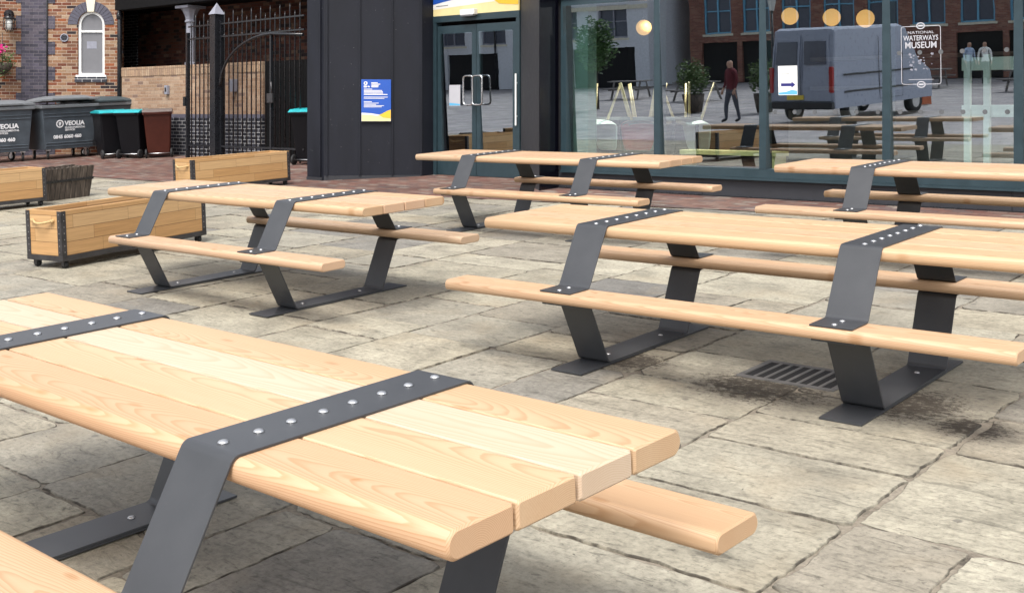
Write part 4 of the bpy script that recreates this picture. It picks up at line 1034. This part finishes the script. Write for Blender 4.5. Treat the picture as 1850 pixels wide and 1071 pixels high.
# window decal and arrow poster (on the outside of the panes)
def on_pane(i):
    a, c = bays[i]; return (a+c)/2, (Z0+Z1)/2
uc, zc = on_pane(3)
PB = lambda u, z, off=.0055: pane_pt(u, z, uc, zc, off)
dc = thing('window_decal', PB(-4.705, 1.92), 'white outlined museum lettering decal on the tall window', 'decal', ground=False)
ex = (PB(1, 2)-PB(0, 2)); ez = (PB(0, 3)-PB(0, 2)); BM = basis((0, 0, 0), ex, ez); nvec = Vector((BM[0][2], BM[1][2], BM[2][2]))
def dpt(x, z, off=0): return BM @ Vector((x, z, off))
m = MB(); hw, z0, z1, r = .215, .0, .64, .03
O = []; I = []
for (sx_, sz_, a0) in ((1, 1, 0), (-1, 1, 90), (-1, -1, 180), (1, -1, 270)):
    cx_, cz_ = sx_*(hw-r), (z1-r if sz_ > 0 else z0+r)
    for j in range(6):
        an = radians(a0+90*j/5); O.append((cx_+r*cos(an), cz_+r*sin(an))); I.append((cx_+(r-.0065)*cos(an), cz_+(r-.0065)*sin(an)))
for k in range(len(O)):
    k2 = (k+1) % len(O); m.poly([dpt(*O[k]), dpt(*O[k2]), dpt(*I[k2]), dpt(*I[k])])
for zc_ in (z0, z1):
    for k in range(24):
        a0, a1 = 2*pi*k/24, 2*pi*(k+1)/24
        m.poly([dpt(rx*cos(a), zc_+rz_*sin(a), .0006) for rx, rz_, a in ((.036, .026, a0), (.047, .037, a0), (.047, .037, a1), (.036, .026, a1))])
    m.poly([dpt(x, zc_+z, .0006) for x, z in ((-.025, -.008), (.025, -.008), (.025, .010), (-.025, .010))])
m.poly([dpt(x, z) for x, z in ((-.135, .052), (.135, .052), (.135, .057), (-.135, .057))])
m.build('border', M['decal'], dc)
def dtext(body, size, z, sx, bold=0, mat='decal'):
    mt = BM.copy(); mt.translation = dpt(0, z, .0004); return text('lettering', body, size, M[mat], dc, mt, 'CENTER', bold, .0003, sx)
dtext('NATIONAL', .042, .555, 1.35); dtext('WATERWAYS', .078, .482, .78, .0010); dtext('MUSEUM', .098, .398, .90, .0014)
m = MB()
R_ = random.Random(11)
for k in range(26):
    x, z = R_.uniform(-.13, .12), R_.uniform(.15, .33); s = R_.uniform(.006, .02)
    m.poly([dpt(x-s, z), dpt(x+s*.6, z-s*.7), dpt(x+s, z+s*.5), dpt(x-s*.4, z+s)])
m.build('drawing', M['column'], dc)
uc2, zc2 = on_pane(2); PB2 = lambda u, z, off=.006: pane_pt(u, z, uc2, zc2, off)
po = thing('arrow_poster', PB2(-6.29, 1.82), 'white paper poster with a navy arrow stuck on the window glass', 'poster', ground=False)
ex = (PB2(1, 2)-PB2(0, 2)); ez = (PB2(0, 3)-PB2(0, 2)); BM2 = basis((0, 0, 0), ex, ez)
def pp(x, z, off=0): return BM2 @ Vector((x, z, off))
def pf(name, mat, pts, off): m = MB(); m.prism([pp(x, z, off) for x, z in pts], BM2.to_3x3() @ Vector((0, 0, .0006))); m.build(name, M[mat], po)
pf('sheet', 'white', [(-.12, 0), (.12, 0), (.12, .345), (-.12, .345)], 0)
pf('arrow', 'ink', [(-.085, .105), (.045, .105), (.045, .085), (.095, .122), (.045, .16), (.045, .14), (-.085, .14)], .0012)
pf('blue_wave', 'lightblue_sign', [(-.115, .008), (.115, .008), (.115, .05), (.05, .062), (-.02, .04), (-.115, .03)], .0012)
pf('print_line', 'grey_box', [(-.085, .245), (.02, .245), (.02, .253), (-.085, .253)], .0012)
dn = thing('door_notice', (-12.42, dw+.0, 1.72), 'small pale paper notice on the left door glass', 'notice', ground=False)
m = MB(); m.b2((-.12, -.004, 0), (.12, -.001, .33)); m.build('sheet', M['decal'], dn)
m = MB(); m.prism([(-.115, -.0055, .006), (.115, -.0055, .006), (.115, -.0055, .03), (-.115, -.0055, .05)], (0, .001, 0)); m.build('blue_wave', M['lightblue_sign'], dn)

# ------------------------------------------------------------------ things inside the pavilion
for k, (u, w, z, lab) in enumerate(((-9.72, 14.5, 2.9, 'amber globe lamp hanging behind the first window bay, alone'), (-7.31, 14.5, 2.94, 'amber globe lamp half hidden by the mullion, left of the pair'), (-6.70, 14.5, 2.89, 'amber globe lamp above the arrow poster, left of a pair'), (-6.23, 14.5, 2.85, 'amber globe lamp nearest the museum decal'))):
    t = thing('globe_lamp', (u, w, z), lab, 'lamp', 'amber globe lamps inside the windows', ground=False)
    m = MB(); bmesh.ops.create_uvsphere(m.bm, u_segments=20, v_segments=12, radius=.118)
    for f in m.bm.faces: f.smooth = True
    m.build('shade', M['globe'], t)
    m = MB(); m.tube([(0, 0, .115), (0, 0, 3.9-z)], .004, 5); m.lathe([(.02, .11), (.018, .17)], n=10); m.build('cord', M['black_steel'], t)
for k, (u, w) in enumerate(((-9.0, 14.3), (-4.4, 15.2), (-3.9, 15.2))):
    t = thing('ceiling_spot', (u, w, 3.55), ['small ceiling spotlight behind the first window bay', 'left one of two small spotlights behind the decal', 'right one of two small spotlights behind the decal'][k], 'spotlight', 'ceiling spotlights', ground=False)
    m = MB(); m.lathe([(.05, .0), (.05, .14), (.02, .16), (.01, .35)], n=12); m.build('can', M['black_steel'], t)
    m = MB(); m.lathe([(.035, -.004), (.03, -.001)], n=12); m.build('bulb', M['spot'], t)
    ll = bpy.data.lights.new('added_fill_beam', 'SPOT'); ll.energy = 420; ll.spot_size = radians(110); ll.spot_blend = .6; ll.color = (1, .93, .82); ll.shadow_soft_size = .04  # beam added to brighten the upturned chairs and dim interior
    lo = bpy.data.objects.new('added_fill_beam', ll); COL.objects.link(lo); lo.parent = t; lo.location = (0, 0, -.01)
def chair(loc, rz, mat, label):
    t = bpy.data.objects.new('shell_chair', None); COL.objects.link(t); t.location = loc; t.rotation_euler = (pi, 0, rz); t.scale = (1.2, 1.2, 1.2)
    tag(t, label, 'chair', 'shell chairs stacked upside down')
    prof = [(-.23, .44), (-.19, .455), (-.05, .44), (.10, .435), (.17, .46), (.205, .53), (.225, .65), (.24, .80)]
    bm = bmesh.new(); rows = []
    for i, (y, z) in enumerate(prof):
        hw = (.20, .215, .225, .225, .22, .215, .20, .16)[i]; rr = []
        for j in range(9):
            s = -1+2*j/8; rr.append(bm.verts.new((hw*s, y-(.05*s*s if i > 4 else 0), z+(.045*s**4 if i <= 4 else 0))))
        rows.append(rr)
    for a, c in zip(rows, rows[1:]):
        for j in range(8): bm.faces.new((a[j], a[j+1], c[j+1], c[j])).smooth = True
    me = bpy.data.meshes.new('shell'); bm.to_mesh(me); bm.free(); me.materials.append(M[mat]); o = bpy.data.objects.new('shell', me); COL.objects.link(o); o.parent = t
    md = o.modifiers.new('solidify', 'SOLIDIFY'); md.thickness = .012; md = o.modifiers.new('sub', 'SUBSURF'); md.levels = md.render_levels = 1
    for sx in (-1, 1):
        for sy in (-1, 1):
            m = MB(); m.tube([(sx*.12, sy*.10, .43), (sx*.22, sy*.22, 0)], [.017, .011], 8); m.build('leg', M['chair_leg'], t)
    return t
zt_ = 1.58
chair((-9.58, 13.05, zt_+.45), radians(165), 'chair_white', 'pale shell chair upside down nearest the window jamb')
chair((-9.25, 13.75, zt_+.45), radians(20), 'chair_red', 'red shell chair upside down beside the pale one')
chair((-8.98, 13.40, zt_+.45), radians(200), 'grey_box', 'grey shell chair upside down next to the window mullion')
chair((-8.55, 13.85, zt_+.45), radians(170), 'chair_white', 'pale shell chair upside down behind the mullion between the first two bays')
t = thing('cafe_table', (-9.1, 13.62, .62), 'dark cafe table carrying the upturned shell chairs', 'table', ground=False)
m = MB(); m.b2((-.72, -.36, .885), (.72, .36, .93), .006); m.build('table_top', M['grey_box'], t)
for sx in (-1, 1):
    for sy in (-1, 1): m = MB(); m.b2((sx*.66-.02, sy*.3-.02, 0), (sx*.66+.02, sy*.3+.02, .884)); m.build('leg', M['black_steel'], t)
t = thing('yellow_bench', (-7.5, 13.25, .62), 'yellow wooden bench just inside the window', 'bench', ground=False)
m = MB(); m.b2((-.70, -.17, .44), (.72, .17, .50), .006); m.build('seat', M['bench_yellow'], t)
for sx in (-1, 1): m = MB(); m.b2((sx*.66-.03, -.15, 0), (sx*.66+.03, .15, .439)); m.build('leg', M['bench_yellow'], t)
t = thing('white_stand', (-4.33, 13.5, .62), 'pale green and white display stand of boards and uprights inside the right hand window', 'display stand', ground=False)
for x in (-.24, -.02): m = MB(); m.b2((x-.035, -.03, 0), (x+.035, .03, 1.66)); m.build('upright', M['chair_white'], t)
for z, h in ((1.48, .15), (.94, .14)):
    m = MB(); m.b2((-.32, .031, z), (.40, .055, z+h), .004); m.build('board', M['chair_white'], t)

# ------------------------------------------------------------------ the square behind the viewer, seen in the glass
van = thing('panel_van', (-11.75, -7.6, 0), 'silver panel van parked in the square, mirrored in the glazing', 'van', rz=radians(-166), ground=False)
VW, VL, VH = 1.02, 5.4, 2.62      # half width, length, height; rear at local -y
prof = [(-VL/2, .42), (-VL/2-.03, 1.0), (-VL/2+.02, 1.6), (-VL/2+.14, VH-.06), (-VL/2+.30, VH), (1.0, VH), (1.35, VH-.12), (2.0, 1.55), (2.6, 1.25), (2.72, .9), (2.7, .42)]
m = MB()
secs = []
for s, k in ((-1, 0), (1, 0)): pass
rows = []
for x, ins in ((-VW, .10), (-VW+.03, .03), (-VW+.12, 0), (VW-.12, 0), (VW-.03, .03), (VW, .10)):
    rows.append([m.bm.verts.new((x*(1-.06*max(0, (z-1.0))/1.6), y+(ins if y < 0 else -ins)*.6, z-(ins*.8 if z > 2 else 0))) for y, z in prof])
for a, c in zip(rows, rows[1:]):
    for k in range(len(prof)): m.bm.faces.new((a[k], a[(k+1) % len(prof)], c[(k+1) % len(prof)], c[k]))
m.bm.faces.new(list(reversed(rows[0]))); m.bm.faces.new(rows[-1])
vb = m.build('body', M['van_grey'], van)
yr = -VL/2
for s in (-1, 1):
    m = MB(); m.prism([(s*.04, yr-.045, .62), (s*.93, yr-.045, .62), (s*.89, yr-.02, 1.62), (s*.84, yr+.09, 2.42), (s*.04, yr+.09, 2.42), (s*.04, yr-.02, 1.62)], (0, .03, 0)); d = m.build('rear_door', M['van_grey'], van)
    m = MB(); m.prism([(s*.12, yr+.0, 1.62), (s*.80, yr+.0, 1.62), (s*.76, yr+.07, 2.25), (s*.12, yr+.07, 2.25)], (0, -.04, 0)); m.build('window', M['van_glass'], d)
    m = MB(); m.b2((s*.945-.06, yr-.06, .85), (s*.945+.06, yr+.05, 1.55), .02); m.build('tail_light', M['tail'], van)
    for y in (-1.75, 1.75):
        m = MB(); m.lathe([(.18, -.11), (.33, -.11), (.35, -.06), (.35, .06), (.33, .11), (.18, .11)], n=24, axis='X'); m.mi = 1; m.lathe([(.2, -.112), (.2, .112)], n=16, axis='X')
        m.build('wheel', [M['rubber'], M['zinc']], van, (s*(VW-.13), y, .35))
for s in (-1, 1):
    for z in (.82, 1.28): m = MB(); m.b2((s*(VW+.002), -2.2, z), (s*(VW-.02), 1.55, z+.05)); m.build('side_moulding', M['van_dark'], van)
    m = MB(); m.b2((s*(VW-.005), -.4, .55), (s*(VW+.004), -.385, 2.3)); m.b2((s*(VW-.005), .95, .55), (s*(VW+.004), .965, 2.3)); m.b2((s*(VW-.005), -.385, .55), (s*(VW+.004), .95, .562)); m.build('door_gap', M['van_dark'], van)
m = MB(); m.b2((-.006, yr-.052, .62), (.006, yr-.046, 1.6)); m.b2((.10, yr-.075, 1.05), (.30, yr-.047, 1.10)); m.build('door_seam', M['van_dark'], van)
m = MB(); m.b2((-1.0, yr-.12, .40), (1.0, yr+.05, .60), .03); m.build('bumper', M['van_dark'], van)
m = MB(); m.b2((-.10, yr-.075, .66), (.42, yr-.046, .78)); m.build('number_plate', M['plate'], van)

def skin_person(loc, rz, label, top, legs, hair='hair', seated=False, scale=1.0):
    """one continuous skinned body; joints laid out for a walking or a seated pose, facing local -y"""
    V = []; E_ = []; R = []
    def v(p, r, link=None): V.append(p); R.append(r); i = len(V)-1; (E_.append((link, i)) if link is not None else None); return i
    hipz = .46 if seated else .93
    pel = v((0, 0, hipz), .135); wa = v((0, .0, hipz+.16), .125, pel); ch = v((0, .01, hipz+.36), .15, wa); sh = v((0, .015, hipz+.50), .10, ch); nk = v((0, .0, hipz+.57), .055, sh); h1 = v((0, -.015, hipz+.64), .082, nk); h2 = v((0, -.015, hipz+.73), .098, h1); v((0, -.01, hipz+.80), .07, h2)
    v((0, -.112, hipz+.68), .013, h2)
    for s in (-1, 1):
        j = v((s*.17, .01, hipz+.49), .062, sh); e = v((s*.235, .03+(.0 if s > 0 else -.02), hipz+.22), .046, j); wr = v((s*.24, -.08 if not seated else -.25, hipz+.0 if not seated else hipz+.12), .033, e)
        pa = v((s*.235, -.115 if not seated else -.31, hipz-.06 if not seated else hipz+.11), .032, wr)
        for q in range(4):
            kx = (q-1.5)*.019; L = (.06, .075, .07, .055)[q]
            f1 = v((s*.235+kx*.3, -.125-kx*.8 if not seated else -.34-.0*q, (hipz-.09 if not seated else hipz+.10)+kx*.1), .012, pa); v((s*.235+kx*.3, -.14-kx if not seated else -.34-L, (hipz-.09-L) if not seated else hipz+.085+kx), .009, f1)
        th_ = v((s*.21, -.145 if not seated else -.29, hipz-.07 if not seated else hipz+.14), .012, pa); v((s*.20, -.16 if not seated else -.33, hipz-.11 if not seated else hipz+.15), .010, th_)
        st = .16*s if not seated else 0
        hj = v((s*.095, 0, hipz-.06), .098, pel)
        kn = v((s*.10, -.02-st*.6 if not seated else -.44, .50 if not seated else .48), .066, hj)
        an = v((s*.10, .03-st*.9 if not seated else -.46, .10), .046, kn)
        v((s*.11, -.14-st*.9 if not seated else -.62, .045), .038, an)
    me = bpy.data.meshes.new('person'); me.from_pydata(V, E_, []); o = bpy.data.objects.new('person', me); COL.objects.link(o)
    bm = bmesh.new(); bm.from_mesh(me); la = bm.verts.layers.skin.verify()
    bm.verts.ensure_lookup_table()
    for i, vv in enumerate(bm.verts): vv[la].radius = (R[i], R[i])
    bm.verts[0][la].use_root = True
    bm.to_mesh(me); bm.free()
    o.modifiers.new('skin', 'SKIN'); sb = o.modifiers.new('sub', 'SUBSURF'); sb.levels = sb.render_levels = 2
    bpy.context.view_layer.update()
    dg = bpy.context.evaluated_depsgraph_get(); m2 = bpy.data.meshes.new_from_object(o.evaluated_get(dg)); bpy.data.objects.remove(o)
    for mm in (top, legs, 'skin', hair, 'rubber'): m2.materials.append(M[mm])
    for p in m2.polygons:
        c = p.center; p.use_smooth = True
        hand = abs(c.x) > .17 and (c.z < hipz+.03 if not seated else c.y < -.24) and (c.z > hipz-.25)
        if c.z > hipz+.585: p.material_index = 3 if (c.z > hipz+.76 or c.y > .03) else 2
        elif hand: p.material_index = 2
        elif c.z > hipz-.02 and not (seated and c.y < -.12 and abs(c.x) < .17): p.material_index = 0
        elif c.z < .10: p.material_index = 4
        else: p.material_index = 1
    p_ = bpy.data.objects.new('person', m2); COL.objects.link(p_); p_.location = loc; p_.rotation_euler = (0, 0, rz); p_.scale = (scale,)*3
    return tag(p_, label, 'person')
skin_person((-14.64, -5.21, 0), radians(205), 'person in a maroon top and grey jeans walking in the square, mirrored in the glazing', 'maroon', 'denim', scale=1.05)

def foliage_mesh(m, c, rx, rz_, n, s, seed):
    R_ = random.Random(seed)
    for k in range(n):
        d = Vector((R_.gauss(0, 1), R_.gauss(0, 1), R_.gauss(0, 1))).normalized()*(R_.random()**.4)
        j = 1+.35*noise.noise(d*2.2+Vector((seed, 0, 0))); d = Vector((d.x*rx*j, d.y*rx*j, d.z*rz_*j))+Vector(c)
        q = Matrix.Rotation(R_.uniform(0, 6.3), 3, 'Z') @ Matrix.Rotation(R_.uniform(0, 6.3), 3, 'X')
        m.poly([d+q @ Vector(p)*s*R_.uniform(.6, 1.3) for p in ((-.6, 0, 0), (0, -.5, .1), (1.1, 0, 0), (0, .5, .1))])
for k, (u, w, lab) in enumerate(((-17.8, -9.4, 'rounded green shrub in a dark tub, left of the walking person'), (-15.2, -9.2, 'yellowish green shrub in a dark tub behind the walking person'))):
    t = thing('potted_shrub', (u, w, 0), lab, 'shrub', 'shrubs in tubs on the square', ground=False)
    m = MB(); m.lathe([(.28, 0), (.38, .6), (.34, .6), (.33, .55)], n=16); m.build('tub', M['weathered'], t)
    m = MB(); foliage_mesh(m, (0, 0, 1.15), .55, .6, 1300, .07, k+5); m.build('foliage', M['leaf_dark'], t)
t = thing('small_tree', (-22.5, -11.0, 0), 'slim green tree standing in the square before the white building', 'tree', ground=False)
m = MB(); m.tube([(0, 0, 0), (.03, .02, .9), (0, 0, 1.7), (.05, 0, 2.6)], [.07, .05, .04, .02], 8)
for a in range(5): m.tube([(0, 0, 1.3+a*.2), (.45*cos(a*2.4), .45*sin(a*2.4), 1.9+a*.22)], [.025, .008], 6)
m.build('trunk', M['weathered'], t)
m = MB(); foliage_mesh(m, (0, 0, 2.4), .75, 1.0, 2200, .09, 21); m.build('crown', M['leaf'], t)

def picnic(loc, rz, label):
    t = thing('timber_picnic_table', loc, label, 'picnic table', 'grey timber picnic tables in the square', rz, ground=False)
    m = MB()
    for k in range(5): m.b2((-.9, -.36+k*.145, .71), (.9, -.36+k*.145+.135, .75))
    m.build('table_top', M['grey_timber'], t)
    for s in (-1, 1):
        m = MB(); m.b2((-.9, s*.62, .42), (.9, s*.88, .46)); m.build('seat', M['grey_timber'], t)
    for x in (-.6, .6):
        m = MB()
        for s in (-1, 1): m.prism([(x, s*.30, .708), (x, s*.40, .708), (x, s*.80, 0), (x, s*.70, 0)], (.045, 0, 0))
        m.b2((x-.046, -.86, .36), (x-.001, .86, .418)); m.build('trestle', M['grey_timber'], t)
    return t
pt = picnic((-30.5, -1.0, 0), .2, 'grey timber picnic table in the square, mirrored low in the left door')
for (u, w, r, lab) in ((-34.5, -4.0, .5, 'grey timber picnic table where someone sits, mirrored in the left door'), (-29.5, -5.5, -.2, 'grey timber picnic table mirrored in the right door, nearer one'), (-33.0, -9.5, .1, 'grey timber picnic table mirrored in the right door, farther one')):
    c = copy_tree(pt); c.location = (u, w, 0); c.rotation_euler[2] = r; c['label'] = lab
for (u, w, r, lab) in ((-20.5, -15.5, .2, 'grey timber picnic table in front of the white house, mirrored left of the shrub'), (-24.6, -17.5, -.1, 'grey timber picnic table beside the white house doorway'), (-9.0, -19.5, .3, 'grey timber picnic table in front of the warehouse, mirrored right of the decal'), (-13.4, -22.5, 0, 'grey timber picnic table close to the warehouse wall')):
    c = copy_tree(pt); c.location = (u, w, 0); c.rotation_euler[2] = r; c['label'] = lab
t = thing('street_lamp', (-19.0, -20.0, 0), 'black lamp post with a pale lantern in front of the warehouse', 'street lamp', ground=False)
m = MB(); m.lathe([(.13, 0), (.11, .5), (.06, .6), (.045, 3.4)], n=10); m.build('post', M['black_steel'], t)
m = MB(); m.lathe([(.09, 3.4), (.19, 3.85), (.17, 3.86)], n=8, smooth=False); m.build('lantern', M['lamp_glass'], t)
m = MB(); m.lathe([(.22, 3.862), (.10, 4.02), (.02, 4.12)], n=8, smooth=False); m.build('cap', M['black_steel'], t)
skin_person((-34.9, -3.2, 0), radians(0+28), 'person in a pale blue shirt seated at a grey picnic table in the square', 'pale_cloth', 'denim', seated=True)
skin_person((-12.3, -25.0, 0), radians(140), 'person in a pale blue shirt standing far across the square', 'pale_cloth', 'denim')
skin_person((-11.6, -24.6, 0), radians(170), 'person in a white top standing far across the square', 'white', 'van_dark')
t = thing('rust_bollard', (-11.0, -12.5, 0), 'rust coloured tapering bollard in the square beyond the van', 'bollard', ground=False)
m = MB(); m.lathe([(.24, 0), (.22, .2), (.15, 1.05), (.12, 1.12), (.001, 1.15)], n=4, smooth=False); m.build('shaft', M['cone'], t)

def facade(name, loc, L, Ht, wins, wmat, label, cat, mat, depth=10, rz=pi):
    t = thing(name, loc, label, cat, rz=rz, ground=False)
    # front face at local y=0 facing -y, x from 0..L
    m = MB(); m.b2((0, .25, 0), (L, depth, Ht)); m.build('wall', M[mat], t)
    # outer leaf: piers and bands around the openings
    m = MB(); xs = sorted(set([0, L]+[w_[0] for w_ in wins]+[w_[1] for w_ in wins])); 
    for a, c in zip(xs, xs[1:]):
        cols = sorted([(w_[2], w_[3]) for w_ in wins if w_[0] <= a+1e-6 and w_[1] >= c-1e-6]); z = 0
        for (p, q) in cols:
            if p > z+.001: m.b2((a, 0, z), (c, .248, p))
            z = q
        m.b2((a, 0, z), (c, .248, Ht))
    m.build('outer_wall', M[mat], t)
    for (a, c, p, q, kind) in wins:
        m = MB()
        if kind == 'open':
            m.b2((a+.01, .2, p+.005), (c-.01, .245, q-.01)); m.build('doorway', M['dark'], t); continue  # dark panel paints the unlit inside of the opening
        f = .08
        m.b2((a, .10, p), (a+f, .2, q)); m.b2((c-f, .10, p), (c, .2, q)); m.b2((a+f, .10, p), (c-f, .2, p+f)); m.b2((a+f, .10, q-f), (c-f, .2, q))
        m.b2(((a+c)/2-.04, .11, p+f), ((a+c)/2+.04, .19, q-f)); m.b2((a+f, .12, (p+q)/2-.03), (c-f, .18, (p+q)/2+.03))
        w_o = m.build('window', M[wmat], t)
        m = MB(); m.b2((a+f, .21, p+f), (c-f, .24, q-f)); m.build('pane', M['van_glass'], w_o)
        m = MB(); m.b2((a-.1, -.06, p-.12), (c+.1, .09, p-.005)); m.build('sill', M['keystone'], w_o)
    for z in (Ht*.58,): m = MB(); m.b2((0, -.07, z), (L, -.001, z+.22)); m.build('string_course', M['keystone'], t)
    for x in (L*.30, L*.66): m = MB(); m.tube([(x+.35, -.09, 0), (x+.35, -.09, Ht)], .06, 8); m.build('downpipe', M['black_steel'], t)
    m = MB(); m.b2((-.3, -.3, Ht+.003), (L+.3, depth+.3, Ht+.35)); m.build('roof', M['slate'], t)
    return t
wins = []
for k in range(14):
    x = 1.2+k*2.15; wins.append((x, x+1.5, 2.55, 4.9, 'w')); wins.append((x, x+1.5, 5.9, 8.0, 'w'))
    if k % 3 != 2: wins.append((x-.05 if k % 3 == 0 else x-.3, x+1.6 if k % 3 == 0 else x+1.7, 0.0, 2.1, 'open'))
facade('brick_warehouse', (4.0, -30, 0), 31.5, 9.2, wins, 'win_blue', 'long red brick warehouse with blue windows across the square, mirrored in the glazing', 'warehouse', 'plaza_brick')
wins = [(1.2+k*3, 2.9+k*3, 2.6, 4.3, 'w') for k in range(5)]+[(.8+k*5, 4.6+k*5, 0, 2.1, 'open') for k in range(3)]
facade('white_house', (-28.5, -27, 0), 16, 7, wins, 'column', 'white rendered house with grey windows across the square', 'house', 'render')
wins = [(1.2+k*2.6, 2.4+k*2.6, 2.5, 4.0, 'w') for k in range(6)]+[(1.0+k*4, 2.2+k*4, 0, 2.1, 'open') for k in range(4)]
facade('brick_cottage', (-46, -20, 0), 18, 6, wins, 'white', 'brick cottage with white windows at the end of the square, mirrored in the doors', 'house', 'house_brick')
facade('brick_terrace', (-70, -6, 0), 22, 6, [(1.2+k*2.6, 2.4+k*2.6, 2.5, 4.0, 'w') for k in range(7)], 'white', 'brick terrace with white windows on the left side of the square', 'house', 'red_brick', rz=pi*.5)

# ------------------------------------------------------------------ litter on the ground
for (u, w, rz, lab) in ((-2.62, 4.02, .4, 'small white paper scrap on the flagstones beyond the nearest table'), (-17.3, 11.4, 1.2, 'white paper scrap on the brick paving near the bins')):
    t = thing('paper_scrap', G(u, w, .004), lab, 'litter', rz=rz)
    m = MB(); vs = [[m.bm.verts.new((x*.022, y*.008, .004+.004*math.sin(x*2+y))) for y in (-1, 0, 1)] for x in (-1, 0, 1)]
    for i in (0, 1):
        for j in (0, 1): m.bm.faces.new((vs[i][j], vs[i+1][j], vs[i+1][j+1], vs[i][j+1]))
    o = m.build('scrap', M['white'], t); md = o.modifiers.new('solidify', 'SOLIDIFY'); md.thickness = .003
